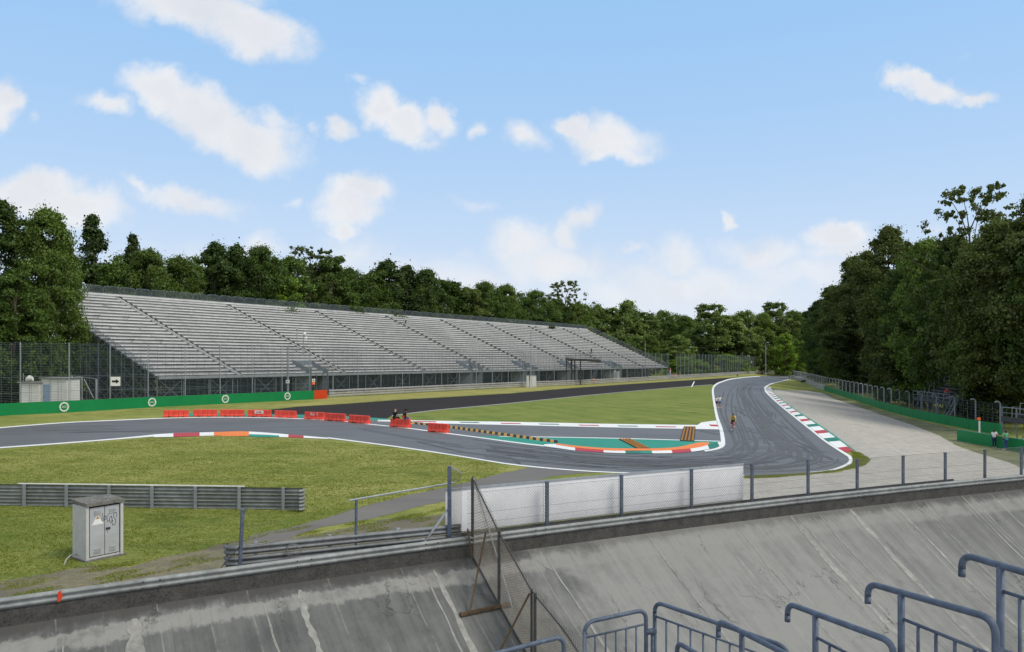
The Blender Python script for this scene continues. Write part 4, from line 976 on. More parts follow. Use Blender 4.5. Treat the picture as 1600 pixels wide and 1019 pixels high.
tag(mb.build('satellite_dish', M['hutwhite'], smooth=True), 'white rounded dish on the roof of the low cabin', 'dish')
mb = MB(); c = at(36.5, 103.5); mb.tube([Vector((c.x, c.y, topz(597, 103))), Vector((c.x, c.y, topz(583, 103.5)))], .04, 6)
tag(mb.build('antenna', M['galv']), 'thin antenna rod on the roof of the low white cabin', 'antenna')
# arrow sign hung on a fence post
c = at(180.5, 101.2, 596); g = empty('arrow_sign', c, label='white square sign with black right-pointing arrow on the left debris fence', cat='sign'); w = .62
mb = MB(); mb.box(c, (w*1.9, .04, w*1.95), R(12)); mb.build('board', M['white'], g)
mb = MB(); e = Vector((math.cos(R(12)), math.sin(R(12)), 0)); nn = Vector((e.y, -e.x, 0)); u = Vector((0, 0, 1))
mb.prism([c+nn*.024+e*x*w+u*z*w for x, z in ((-.7, -.2), (.1, -.2), (.1, -.5), (.75, 0), (.1, .5), (.1, .2), (-.7, .2))], nn*.012); mb.build('arrow', M['black'], g)
# gate braces right of the huts
def frame_posts(label, items, d):
    g = empty('braced_gate', at(items[0][0], d), label=label, cat='fence frame')
    for px, y0, px2, y2, w in items:
        mb = MB(); mb.tube([at(px, d, y0), at(px2, d, y2)], w, 6); mb.build('bar', M['galv'], g)
    return g
frame_posts('steel gate posts with two slanting braces right of the white cabins', [(111, 588, 111, 640, .14), (113, 588, 126, 624, .06), (128, 590, 128, 640, .10), (131, 592, 146, 622, .06), (150.5, 592, 150.5, 640, .15), (111, 587, 150, 592, .04)], 108)
# dark board on legs in the trees
def board(label, px0, px1, y0, y1, d, m):
    a, b = at(px0, d, y0), at(px1, d, y1); g = empty('notice_board', Vector((a.x, d, 0)), label=label, cat='board')
    mb = MB(); mb.box((a+b)/2, (b.x-a.x, .1, a.z-b.z)); mb.build('panel', m, g)
    for x in (a.x+.1, b.x-.1): mb = MB(); mb.tube([Vector((x, d+.1, 0)), Vector((x, d+.1, a.z+.2))], .06, 5); mb.build('post', M['dkpost'], g)
board('wide dark board on posts above the white cabins under the trees', 68, 92, 554, 565, 118, M['netpanel'])
board('small black board above the white cabin roof', 67, 79, 577, 583, 114, M['black'])
# CCTV and light poles
def pole(name, label, px, d, ytop, r, head=None, cat='pole', m='galv'):
    c = at(px, d); zt = topz(ytop, d); g = empty(name, c, label=label, cat=cat)
    mb = MB(); mb.tube([c, c+Vector((0, 0, zt))], [r, r*.7], 7); mb.build('shaft', M[m], g)
    if head == 'cam':
        for dx, dz, s in ((.25, -.9, .5), (.55, -1.7, .42)):
            mb = MB(); q = c+Vector((dx, -.2, zt+dz)); mb.tube([q+Vector((0, .3, .1)), q+Vector((0, -.35, -.05))], [s*.55, s*.45], 8); mb.tube([q+Vector((0, .1, .5*s)), c+Vector((0, 0, zt+dz+.5*s))], .04, 5); mb.build('camera_head', M['whtcloth'], g)
    elif head == 'lamp':
        mb = MB(); q = c+Vector((0, 0, zt)); mb.tube([q+Vector((0, 0, -.3)), q+Vector((.1, -.1, .1)), q+Vector((.9, -.2, .3))], .08, 6); mb.build('arm', M[m], g)
        mb = MB(); mb.box(q+Vector((.9, -.2, .25)), (1.2, .6, .3)); mb.build('lamp_head', M['lampgrey'], g, bevel=.08)
    elif head == 'ball':
        mb = MB(); mb.tube([c+Vector((0, 0, zt-.15)), c+Vector((0, 0, zt+.25)), c+Vector((0, 0, zt+.45))], [.12, .24, .05], 8); mb.build('head', M['lampgrey'], g)
    else:
        mb = MB(); mb.tube([c+Vector((0, 0, zt-.1)), c+Vector((0, 0, zt+.08))], r*.9, 7); mb.build('cap', M[m], g)
pole('camera_pole', 'thin grey pole with small ball top, left of the white camera heads', 464, 150, 516, .09, 'ball')
pole('camera_pole', 'thin pole with two white camera heads in front of the grandstand', 474, 150, 515, .09, 'cam')
pole('tall_pole', 'thickest fence pole with a small white sign behind the green wall', 450, 131, 544, .20)
pole('tall_pole', 'tall dark pole standing at a white box in front of the grandstand middle', 829.5, 190, 520, .14, m='fencepost')
pole('tall_pole', 'plain slim pole beyond the right end of the grandstand', 1008, 262, 533, .13)
pole('street_lamp', 'tall lamp post by the far fence before the woods', 1196.5, 372, 533, .17, 'lamp', 'street lamp', 'fencepost')
# signs on the poles
def sign(label, px, d, y0, y1, w, m, stripe=None):
    a, b = at(px, d, y0), at(px, d, y1); g = empty('post_sign', (a+b)/2, label=label, cat='sign')
    mb = MB(); mb.box((a+b)/2, (w, .05, a.z-b.z), R(20)); mb.build('plate', m, g)
    if stripe: mb = MB(); mb.box((a+b)/2+Vector((.01, -.03, stripe[0])), (w*stripe[1], .05, stripe[2]), R(20)); mb.build('symbol', stripe[3], g)
sign('small white sign on the thick fence pole above the last emblem', 449.5, 130.6, 593.5, 599, .62, M['white'], (0, .5, .1, M['galv']))
sign('white sign with red symbol on the fence post above the red wall end', 490, 129.6, 592, 597, .5, M['white'], (.02, .4, .22, M['red']))
sign('orange square plate below the white sign on the fence post', 490, 129.5, 597.3, 601.3, .46, M['marker'], (0, .3, .06, M['white']))
# white boxes and orange markers
def cabinet(label, px0, px1, ytop, d):
    a, b = at(px0, d), at(px1, d); zt = topz(ytop, d); c = (a+b)/2; w = b.x-a.x; g = empty('equipment_box', c, label=label, cat='box')
    box_part('body', c+Vector((0, .4, zt/2)), (w, .8, zt), M['hutwhite'], g, bevel=.03); box_part('lid', c+Vector((0, .4, zt+.04)), (w+.1, .9, .08), M['galv'], g)
    box_part('door', c+Vector((w*.12, -.02, zt*.5)), (w*.5, .05, zt*.8), M['tarp'], g)
cabinet('squat white equipment box at the foot of the dark pole', 828, 838, 587, 186)
cabinet('narrow pale box left of the squat white one, by the dark pole', 822.5, 826.5, 587, 186)
cabinet('upright white box by the guardrail right of the camera platform', 963.5, 968.2, 580.5, 232)
cabinet('slim grey-white upright next to the far white box', 959.8, 962, 578.5, 233)
for px, y0, y1, w, lab in ((927.5, 591.3, 600.2, .62, 'orange marker board at the guardrail below the camera platform'), (1055.3, 584.6, 592, .85, 'orange marker board at the guardrail near the end of the grandstand')):
    p = G(px, y1); g = empty('marker_board', p, label=lab, cat='marker'); hgt_ = topz(y0, p.y)
    mb = MB(); mb.box(p+Vector((0, 0, hgt_/2+.1)), (w, .35, hgt_-.2), R(30)); mb.build('panel', M['marker'], g, bevel=.05); mb = MB(); mb.box(p+Vector((0, 0, .06)), (w+.2, .6, .12), R(30)); mb.build('foot', M['black'], g)
# camera platform
d = 205; g = empty('camera_platform', at(905, d), label='raised steel camera platform with dark deck in front of the grandstand', cat='platform')
a, b = at(884, d, 561), at(938, d, 564.5); mb = MB(); mb.bar(a, b, 3.0, .6); mb.build('deck', M['dkpost'], g)
for px in (885, 893, 907, 898):
    mb = MB(); q = at(px, d+(1.2 if px == 898 else -.8)); mb.tube([q, Vector((q.x, q.y, a.z-.1))], .16 if px != 893 else .24, 6); mb.build('leg', M['dkpost'], g)
mb = MB()
for s in (-1.45, 1.45):
    for z in (.75, 1.5): mb.bar(a+Vector((0, s, z)), b+Vector((0, s, z)), .06, .06)
    for k in range(8): q = a.lerp(b, k/7)+Vector((0, s, 0)); mb.bar(q, q+Vector((0, 0, 1.5)), .06, .06, (1, 0, 0))
mb.build('railing', M['scaff'], g)
mb = MB(); q0, q1 = at(925, d-1, 597), at(936, d-1, 565)
for s in (-.3, .3): mb.bar(q0+Vector((s, 0, 0)), q1+Vector((s, 0, 0)), .07, .07)
for k in range(12): q = q0.lerp(q1, k/11); mb.bar(q-Vector((.3, 0, 0)), q+Vector((.3, 0, 0)), .05, .05)
mb.build('ladder', M['scaff'], g)

# ------------------------------------------------------------------ right side: grey wall, green walls, curled fence posts, bleachers
RW = [G(*p) for p in ((1288, 610.5), (1330, 623.5), (1373, 638), (1425, 652.5), (1496, 667.3), (1562, 680))]
RWS = [Vector(p) for p in smooth_line([tuple(p) for p in RW], 5)]
g = empty('barrier_wall', RWS[0], label='long shaded green wall along the gravel trap below the trees', cat='wall')
mb = MB(); mb.sweep(RWS, [(0, -.2), (.02, 1.15), (-.3, 1.15), (-.3, -.2)], True); mb.build('wall', M['wallgreen'], g)
mb = MB()
for p, t in along(RWS, 6., 3.): sd = Vector((t.y, -t.x, 0)); mb.box(p+sd*.012+Vector((0, 0, .55)), (.03, .025, 1.1), math.atan2(t.y, t.x))
mb.build('seam', M['frame'], g)
GW = [G(*p) for p in ((1236, 591.7), (1247, 594.5), (1265, 601), (1287, 610.2))]
mb = MB(); mb.sweep(GW, [(0, -.2), (.02, 1.3), (-.35, 1.3), (-.35, -.2)], True); tag(mb.build('barrier_wall', M['concrete']), 'plain grey concrete wall beyond the green wall, before the far bend', 'wall')
W2 = [G(1495.5, 688.5), G(1545, 697.5), G(1600, 707), G(1690, 724)]
g = empty('barrier_wall', W2[0], label='short green wall in front of the long one, two people standing by it', cat='wall')
mb = MB(); mb.sweep(W2, [(0, -.25), (.02, 1.06), (-.3, 1.06), (-.3, -.25)], True); mb.build('wall', M['wallgreen'], g)
mb = MB(); mb.sweep(W2, [(.03, 1.062), (.03, 1.09), (-.31, 1.09), (-.31, 1.062)], True); mb.build('cap', M['dkgreen'], g)
# curled posts
cf = empty('catch_fence', RWS[0], label='catch fence with pale curled-top posts behind the long green wall', cat='fence')
CP = offset_line([p for p in GW[:-1]]+RWS, .7)
k = 0
for p, t in along(CP, 5.6, 3.):
    sd = Vector((t.y, -t.x, 0)); h = 3.2; mb = MB(); P = [p, p+Vector((0, 0, h))]+[p+Vector((0, 0, h))+sd*(.32*(1-math.cos(a)))+Vector((0, 0, .32*math.sin(a))) for a in np.linspace(.3, 2.4, 6)]
    mb.tube(P, .085, 6); mb.build('post', M['lampgrey'] if CX+F*p.x/p.y < 1405 else M['scaff'], cf); k += 1  # posts further right use darker steel, tree shade put into the colour
mb = MB(); P = resample(CP, 60)
for j in range(10):
    for a, b in zip(P[:-1], P[1:]): mb.bar(a+Vector((0, 0, .32*(j+1))), b+Vector((0, 0, .32*(j+1))), .016, .016)
for p in resample(CP, 260): mb.bar(p, p+Vector((0, 0, 3.2)), .014, .014, (1, 0, 0))
mb.build('net', M['netwire'], cf)
# flag marker
p = at(1530.5, 77, z=None); p.z = hgt(p.x, p.y); g = empty('marker_post', p, label='white marker post with orange top behind the short green wall', cat='marker')
mb = MB(); mb.bar(p, Vector((p.x-.02, p.y, topz(658, p.y))), .15, .1, (1, 0, 0)); mb.build('post', M['white'], g)
mb = MB(); mb.box(Vector((p.x-.08, p.y-.02, topz(654.5, p.y))), (.30, .12, .27)); mb.build('flag_plate', M['marker'], g)
M['shadedseat'] = mat('weathered_shaded_bench', (.05, .054, .058), .7, .1, var=.3, scale=2)  # weathered metal, darkened further so the colour carries the tree shade
def bleacher(label, fl, fr, deck, nrow, depth, rise, stair):
    """fl, fr: front corners on the ground"""
    t = (fr-fl).normalized(); n = Vector((-t.y, t.x, 0)); L = (fr-fl).length; z0 = fl.z; g = empty('bleacher', fl, label=label, cat='bleacher')
    def P(u, v, z): return fl+t*u*L+n*v+Vector((0, 0, z))
    mb = MB(); mb.bar(P(0, .5, deck), P(1, .5, deck), 1.1, .12); mb.bar(P(0, -.06, deck-.05), P(1, -.06, deck-.05), .06, .5); mb.build('deck', M['shadedseat'], g)
    for i in range(nrow):
        mb = MB(); v = 1.0+depth*i; z = deck+rise*i
        mb.bar(P(.0, v+.3, z+.45), P(1, v+.3, z+.45), .32, .06); mb.bar(P(0, v+.17, z+.30), P(1, v+.17, z+.30), .03, .22); mb.bar(P(0, v+.25, z), P(1, v+.25, z), .7, .05); mb.build('bench', M['shadedseat'], g)
    V = 1.0+depth*nrow; Z = deck+rise*nrow; mb = MB(); nb = max(3, int(L/1.8))
    for k in range(nb+1):
        for v, z in ((0, deck), (V/2, deck+rise*nrow/2), (V, Z)): mb = MB(); mb.tube([P(k/nb, v, -.1), P(k/nb, v, z+.1)], .06, 5); mb.build('leg', M['scaff'], g)
        if k < nb: mb = MB(); mb.bar(P(k/nb, 0, .2), P((k+1)/nb, 0, deck-.3), .05, .05); mb.build('brace', M['scaff'], g)
    for v, z in ((-.02, deck), (V, Z)):
        mb = MB()
        for k in range(nb):
            a, b = P(k/nb, v, z), P((k+.95)/nb, v, z); mb.tube([a, a+Vector((0, 0, 1.05)), b+Vector((0, 0, 1.05)), b], .045, 5); mb.bar(a+Vector((0, 0, .55)), b+Vector((0, 0, .55)), .04, .04)
        mb.build('railing', M['scaff'], g)
    for u in (0, 1):
        mb = MB()
        for k in range(nrow):
            a, b = P(u, .9+depth*k, deck+rise*k), P(u, .9+depth*(k+.95), deck+rise*k)
            mb.tube([a, a+Vector((0, 0, 1.05)), b+Vector((0, 0, 1.05)), b], .04, 5)
        mb.build('side_railing', M['scaff'], g)
    if stair:
        mb = MB(); a, b = P(1.02, -.9, 0), P(1.02, .3, deck)
        for s in (0, 1.0): mb.bar(a+t*s, b+t*s, .06, .2); mb.bar(a+t*s+Vector((0, 0, .95)), b+t*s+Vector((0, 0, .95)), .06, .06); mb.bar(a+t*s, a+t*s+Vector((0, 0, .95)), .06, .06)
        for k in range(8): q = a.lerp(b, k/7); mb.bar(q, q+t, .25, .05)
        mb.build('stairs', M['scaff'], g)
    return g, P
zq = -1.4
bl, br = at(1427, 112, z=zq), at(1484, 99.5, z=zq)
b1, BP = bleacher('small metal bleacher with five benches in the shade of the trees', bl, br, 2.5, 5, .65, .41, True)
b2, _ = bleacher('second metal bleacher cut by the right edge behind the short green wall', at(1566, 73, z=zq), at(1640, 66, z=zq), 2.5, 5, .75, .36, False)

# ------------------------------------------------------------------ red water-filled barriers
def barrier_mesh():
    """2.3 m long unit along x, ribbed sides, tapered, cut-outs at the base"""
    mb = MB(); L = 2.3; n = 5
    prof = [(-.24, 0), (-.24, .14), (-.15, .30), (-.12, .78), (-.07, .82), (.07, .82), (.12, .78), (.15, .30), (.24, .14), (.24, 0)]
    for k in range(n):
        x0, x1 = -L/2+L*k/n+.012, -L/2+L*(k+1)/n-.012; m_ = len(prof)
        inset = [(x0, .0), (x0+.05, 1.), (x1-.05, 1.), (x1, .0)]; rows = []
        for x, f in inset: rows.append([Vector((x, y*(.84+.16*f), z if not (z == 0 and k in (1, 3)) else .07)) for y, z in prof])
        vs = [p for r_ in rows for p in r_]; fs = [(i*m_+j, (i+1)*m_+j, (i+1)*m_+(j+1) % m_, i*m_+(j+1) % m_) for i in range(3) for j in range(m_)]
        fs += [tuple(range(m_)), tuple(range(3*m_, 4*m_))]; mb.raw(vs, fs)
    mb.box((0, 0, .40), (L-.02, .15, .66)); return mb
BAR = [((254.5, 652.3), (294, 651.9), 'red plastic barrier at the far left end of the row, overlapping the grass'), ((301, 651.4), (338, 651.3), 'red plastic barrier second from the left end, scuffed dark at its left edge'),
       ((342.8, 651.1), (380.3, 651.3), 'paler red plastic barrier third from the left, beside the one with the white sign'), ((386, 651.4), (422.5, 652), 'red plastic barrier bearing the white sign with red arrow'),
       ((427.5, 652.7), (461, 653.9), 'red plastic barrier standing alone just right of the signed one'), ((474.3, 655.2), (505, 656.4), 'red plastic barrier with white letters on its face'),
       ((506, 657.2), (537.5, 659.2), 'red plastic barrier touching the right end of the lettered one'), ((543, 660.5), (575, 662.8), 'red plastic barrier between the touching pair and the one people sit on'),
       ((608, 667), (638.2, 669.2), 'red plastic barrier with two people sitting on it'), ((667, 674.8), (697.5, 677.2), 'red plastic barrier at the right end of the row, over the striped strip')]
GRP = 'red plastic barriers closing the escape road'
bproto = None; BARO = []
for (x0, y0), (x1, y1), lab in BAR:
    a, b = G(x0, y0), G(x1, y1); c = (a+b)/2; t = (b-a); rz = math.atan2(t.y, t.x); n = Vector((-t.y, t.x, 0)).normalized()
    if bproto is None:
        o = empty('barrier', c, rz, lab, 'barrier', GRP); bproto = o; barrier_mesh().build('body', M['barrier'], o, local=True, bevel=.008)
        for x in (-.45, .45): mb = MB(); mb.tube([(x, 0, .80), (x, 0, .85)], .05, 8); mb.build('filler_cap', M['barrier'], o, local=True)
        for x in (-.7, .7): mb = MB(); mb.box((x, 0, .03), (.3, .46, .06)); mb.build('foot', M['black'], o, local=True)
    else: o = copy_tree(bproto)
    o['label'] = lab; o.location = c+n*.24+Vector((0, 0, .012)); o.rotation_euler = (0, 0, rz); o.scale = (t.length/2.33, 1, 1); BARO.append((o, t.length, rz))
o, L, rz = BARO[3]; kx = L/2.33
mb = MB(); mb.box((.0, -.165, .56), (.86, .02, .34), mat=Matrix.Rotation(R(-4), 3, 'X')); sg = mb.build('sign_plate', M['white'], o, local=True)
mb = MB(); mb.prism([(x, -.185, .56+z) for x, z in ((-.32, -.05), (.08, -.05), (.08, -.12), (.32, 0), (.08, .12), (.08, .05), (-.32, .05))], (0, -.01, 0)); mb.build('arrow', M['red'], sg, local=True)
o = BARO[5][0]; mb = MB()
for x, z, w, h_ in ((-.38, .58, .05, .24), (-.30, .68, .14, .05), (-.26, .56, .05, .16), (-.1, .48, .2, .05), (-.08, .62, .05, .22), (.04, .55, .05, .2), (.42, .6, .05, .26), (.36, .68, .08, .05)): mb.box((x, -.18, z), (w, .02, h_))
mb.build('lettering', M['white'], o, local=True)

# raised rubber strips
def rumble(label, c4, ncol, nrow, h, m1, m2, diag=0.):
    """c4: four ground pixels (far left, far right, near right, near left)"""
    q = [G(*p) for p in c4]; g = empty('rumble_strip', (q[0]+q[1]+q[2]+q[3])/4, label=label, cat='rumble strip')
    def P(u, v, z): return q[0].lerp(q[1], u).lerp(q[3].lerp(q[2], u), v)+Vector((0, 0, z))
    mb = MB(); mb.prism([P(0, 0, .02), P(1, 0, .02), P(1, 1, .02), P(0, 1, .02)], (0, 0, h*.4)); mb.build('base', M[m2], g)
    mb = MB()
    for i in range(ncol):
        for j in range(nrow):
            u0, u1, v0, v1 = (i+.2)/ncol, (i+.8)/ncol, (j+.28)/nrow, (j+.72)/nrow
            lo = [P(u0, v0, .02), P(u1, v0, .02), P(u1, v1, .02), P(u0, v1, .02)]
            cc = (lo[0]+lo[2])/2; hi = [cc+(p-cc)*.8+Vector((0, 0, h)) for p in lo]
            mb.raw(lo+hi, [(4, 5, 6, 7), (0, 1, 5, 4), (1, 2, 6, 5), (2, 3, 7, 6), (3, 0, 4, 7)])
    mb.build('studs', M[m1], g); return g
rumble('studded orange rumble mat nearest the white edge line, lying across the old track', [(1068.6, 667.2), (1086.8, 667.6), (1084.8, 690.4), (1062.2, 689.5)], 4, 16, .10, 'rumble', 'black')
rumble('slanted studded orange rumble mat on the green painted triangle', [(966.6, 686.8), (984.7, 686.7), (1015.5, 701.4), (996, 702)], 4, 14, .10, 'rumble', 'black')
# long black and yellow sausage kerb
L_ = [G(p.x, p.y) for p in smooth_line([(638, 660.2), (700, 666.4), (780, 677.3), (877, 690.6)], 10)]; R_ = [G(p.x, p.y) for p in smooth_line([(636, 661.9), (698, 668.6), (778, 680), (871, 692.9)], 10)]
n = 105; L_ = resample(L_, n); R_ = resample(R_, n); mb = MB()
for i in range(n-1):
    mb.cur = (i//2) % 2; k = min(i+2, n-1); k2 = min(i+3, n-1); z = Vector((0, 0, .15)); lo = Vector((0, 0, .018))
    l0, l1, r0, r1 = L_[i], L_[i+1], R_[k], R_[k2]
    if (r1-r0).length < .01: continue
    m0, m1 = l0.lerp(r0, .3)+z, l1.lerp(r1, .3)+z; n0, n1 = l0.lerp(r0, .7)+z, l1.lerp(r1, .7)+z
    mb.face([l0+lo, l1+lo, m1, m0]); mb.face([m0, m1, n1, n0]); mb.face([n0, n1, r1+lo, r0+lo])
tag(mb.build('sausage_kerb', [M['black'], M['yellow']]), 'long raised strip in black and yellow stripes crossing the closed track', 'raised kerb')
# red and white plastic chain lying by it
mb = MB(); C_ = resample([G(p.x, p.y) for p in smooth_line([(582, 657.6), (610, 659.2), (640, 658.8), (662, 661.5), (690, 664)], 8)], 90)
for i in range(0, 88): mb.cur = (i//2) % 2; mb.bar(C_[i]+Vector((0, 0, .04)), C_[i+1]+Vector((0, 0, .04)), .10, .05)
tag(mb.build('plastic_chain', [M['white'], M['red']]), 'red and white chain lying on the ground behind the seated people', 'chain')

# ------------------------------------------------------------------ people
STAND = dict(pelvis=(0, 0, .93), spine=(0, -.01, 1.12), chest=(0, 0, 1.32), neck=(0, 0, 1.47), head=(0, .025, 1.585), top=(0, .01, 1.70),
    shL=(-.18, 0, 1.41), elL=(-.235, -.03, 1.13), wrL=(-.25, .04, .89), shR=(.18, 0, 1.41), elR=(.235, -.03, 1.13), wrR=(.25, .04, .89),
    hipL=(-.09, 0, .90), knL=(-.10, .03, .50), anL=(-.10, -.02, .08), toL=(-.11, .14, .035), hipR=(.09, 0, .90), knR=(.10, .03, .50), anR=(.10, -.02, .08), toR=(.11, .14, .035))
def skin_obj(name, verts, edges, radii, m, parent, sub=1, root=0):
    me = bpy.data.meshes.new(name); me.from_pydata([tuple(v) for v in verts], edges, []); o = bpy.data.objects.new(name, me); COL.objects.link(o)
    o.modifiers.new('skin', 'SKIN'); sk = me.skin_vertices[0].data
    for i, r_ in enumerate(radii): sk[i].radius = (r_, r_) if not isinstance(r_, tuple) else r_
    sk[root].use_root = True
    s = o.modifiers.new('sub', 'SUBSURF'); s.levels = sub; s.render_levels = sub
    me.materials.append(m); o.parent = parent
    for mod in o.modifiers:
        if mod.type == 'SKIN': mod.use_smooth_shade = True
    return o
def person(label, loc, rz, pose={}, k=1., shirt='whtcloth', trousers='navycloth', shorts=False, sleeves='short', hair='hair', hat=None, shoes='whtcloth', long_hair=False, cat='person'):
    J = {n: Vector(v) for n, v in STAND.items()}
    for n, v in pose.items(): J[n] = Vector(v)
    g = empty('person', loc, rz, label, cat); g.scale = (k, k, k)
    names = ['pelvis', 'spine', 'chest', 'neck', 'head', 'top', 'shL', 'elL', 'wrL', 'shR', 'elR', 'wrR', 'hipL', 'knL', 'anL', 'toL', 'hipR', 'knR', 'anR', 'toR']
    rad = dict(pelvis=.105, spine=.095, chest=.105, neck=.055, head=.095, top=.07, shL=.065, elL=.042, wrL=.03, shR=.065, elR=.042, wrR=.03, hipL=.085, knL=.058, anL=.04, toL=.035, hipR=.085, knR=.058, anR=.04, toR=.035)
    ed = [('pelvis', 'spine'), ('spine', 'chest'), ('chest', 'neck'), ('neck', 'head'), ('head', 'top'), ('chest', 'shL'), ('shL', 'elL'), ('elL', 'wrL'), ('chest', 'shR'), ('shR', 'elR'), ('elR', 'wrR'),
          ('pelvis', 'hipL'), ('hipL', 'knL'), ('knL', 'anL'), ('anL', 'toL'), ('pelvis', 'hipR'), ('hipR', 'knR'), ('knR', 'anR'), ('anR', 'toR')]
    V = [J[n] for n in names]; E = [(names.index(a), names.index(b)) for a, b in ed]; RR = [rad[n] for n in names]
    # nose
    up = (J['top']-J['head']).normalized(); V.append(J['head']+Vector((0, .105, -.01))); E.append((4, len(V)-1)); RR.append(.016)
    for s in ('L', 'R'):       # palm and five fingers
        w = J['wr'+s]; d = (w-J['el'+s]).normalized(); side = Vector((1 if s == 'L' else -1, .3, 0)); side = (side-d*side.dot(d)).normalized(); fwd = d.cross(side)
        V.append(w+d*.075); E.append((names.index('wr'+s), len(V)-1)); RR.append(.03); pi = len(V)-1
        for i, (a, l) in enumerate(((-.027, .075), (-.009, .09), (.009, .085), (.027, .065))):
            V.append(w+d*(.075+l)+fwd*a+side*.02); E.append((pi, len(V)-1)); RR.append(.009)
        V.append(w+d*.07+fwd*(-.06)+side*.02); E.append((pi, len(V)-1)); RR.append(.010)
    skin_obj('body', V, E, RR, M['skin'], g)
    # shirt
    n = ['pelvis', 'spine', 'chest', 'shL', 'shR', 'elL', 'elR']; V = [J[x] for x in n]; V[0] = J['pelvis'].lerp(J['spine'], .0)
    V.append(J['chest'].lerp(J['neck'], .45)); f = .62 if sleeves == 'short' else 1.
    V[5] = J['shL'].lerp(J['elL'], f); V[6] = J['shR'].lerp(J['elR'], f)
    E = [(0, 1), (1, 2), (2, 3), (2, 4), (3, 5), (4, 6), (2, 7)]; RR = [.152, .145, .152, .09, .09, .068, .068, .088]
    if sleeves == 'long': V += [J['wrL'], J['wrR']]; E += [(5, 8), (6, 9)]; RR += [.042, .042]
    skin_obj('shirt', V, E, RR, M[shirt], g)
    # trousers
    f = .9 if shorts else 1.
    V = [J['pelvis'].lerp(J['spine'], .2), J['hipL'], J['hipR'], J['hipL'].lerp(J['knL'], f), J['hipR'].lerp(J['knR'], f)]; E = [(0, 1), (0, 2), (1, 3), (2, 4)]; RR = [.147, .112, .112, .080, .080]
    if not shorts: V += [J['knL'].lerp(J['anL'], .93), J['knR'].lerp(J['anR'], .93)]; E += [(3, 5), (4, 6)]; RR += [.06, .06]
    skin_obj('trousers', V, E, RR, M[trousers], g)
    for s in ('L', 'R'):
        a, t = J['an'+s], J['to'+s]; skin_obj('shoe', [a+(a-t)*.15+Vector((0, 0, -.02)), a.lerp(t, .5), t+(t-a)*.15], [(0, 1), (1, 2)], [.05, .052, .042], M[shoes], g)
    h, tp = J['head'], J['top']; bk = Vector((0, -.03, 0))
    if hair: 
        V = [h+bk+Vector((0, -.025, -.01)), tp+bk*.4+Vector((0, 0, .0)), h+bk+Vector((0, -.03, -.09))]
        if long_hair: V.append(h+Vector((0, -.10, -.30)))
        skin_obj('hair', V, [(0, 1), (0, 2)]+([(2, 3)] if long_hair else []), [.088, .072, .052]+([.05] if long_hair else []), M[hair], g)
    if hat:
        V = [h+Vector((0, -.005, .06)), tp+Vector((0, 0, .03)), h+Vector((0, .17, .05))]; skin_obj('cap', V, [(0, 1), (0, 2)], [.098, .07, (.06, .015)], M[hat], g)
    return g
WALKP = dict(knL=(-.10, .16, .52), anL=(-.10, .22, .10), toL=(-.11, .38, .07), knR=(.10, .02, .50), anR=(.10, -.22, .13), toR=(.11, -.08, .04), elL=(-.23, -.12, 1.15), wrL=(-.24, -.02, .92), elR=(.23, .02, 1.14), wrR=(.24, .18, .96))
SIT = dict(pelvis=(0, 0, .10), spine=(0, -.04, .29), chest=(0, -.02, .49), neck=(0, .03, .64), head=(0, .07, .755), top=(0, .065, .87), shL=(-.18, 0, .58), shR=(.18, 0, .58), elL=(-.23, .08, .32), wrL=(-.13, .27, .22), elR=(.23, .08, .32), wrR=(.13, .27, .22),
    hipL=(-.09, .03, .08), knL=(-.13, .42, .09), anL=(-.13, .46, -.34), toL=(-.14, .60, -.40), hipR=(.09, .03, .08), knR=(.13, .42, .09), anR=(.13, .46, -.34), toR=(.14, .60, -.40))
o9, L9, rz9 = BARO[8]
def on_barrier(f): return o9.location+Vector((math.cos(rz9), math.sin(rz9), 0))*(L9*f)+Vector((0, 0, .80))
person('person in black shirt with grey hair sitting on a red barrier, back turned', on_barrier(-.28), rz9+.15, SIT, 1.12, 'blkcloth', 'blkcloth', hair=None, shoes='blkcloth')
pb = person('person in a black cap with a red backpack sitting on the same red barrier', on_barrier(.24), rz9-.5, SIT, 1.1, 'blkcloth', 'jeans', shorts=True, hat='blkcloth', hair='hair', shoes='whtcloth')
bp = empty('backpack', on_barrier(.24)+Vector((-.06, -.17, .12)), rz9-.3, 'black and red backpack on the back of the person in the cap', 'backpack')
mb = MB(); mb.box((0, 0, .24), (.36, .20, .46)); mb.build('body', M['blkcloth'], bp, local=True, bevel=.07); mb = MB(); mb.box((.02, -.11, .15), (.32, .10, .26)); mb.build('pocket', M['redcloth'], bp, local=True, bevel=.04)
person('taller walker in white shirt and blue shorts beside the white edge line', G(1124.6, 638), R(178), WALKP, 1.02, 'whtcloth', 'bluecloth', shorts=True)
person('shorter walker in pale top and dark sleeves left of the tall one', G(1119.6, 637), R(184), {**WALKP, 'knL': (-.1, 0, .5), 'anL': (-.1, -.2, .12), 'toL': (-.11, -.06, .04), 'knR': (.1, .16, .52), 'anR': (.1, .2, .1), 'toR': (.11, .36, .06)}, .92, 'whtcloth', 'navycloth', shorts=True, long_hair=True)
person('far walker in a bright yellow top on the verge beyond the track', G(1152.5, 589.6), R(30), WALKP, 1.12, 'yelcloth', 'blkcloth')
person('distant dark figure on the track by the far grey wall', G(1233.5, 593.4), R(190), WALKP, 1.1, 'navycloth', 'navycloth')
pz = -1.4
def low(px, py): return G(px, py)
person('person in white T-shirt and dark trousers by the short green wall', low(1553.5, 700), R(-50), dict(elR=(.24, .17, 1.22), wrR=(.10, .24, 1.44), elL=(-.25, .15, 1.2), wrL=(-.08, .26, 1.4)), .98, 'whtcloth', 'navycloth')
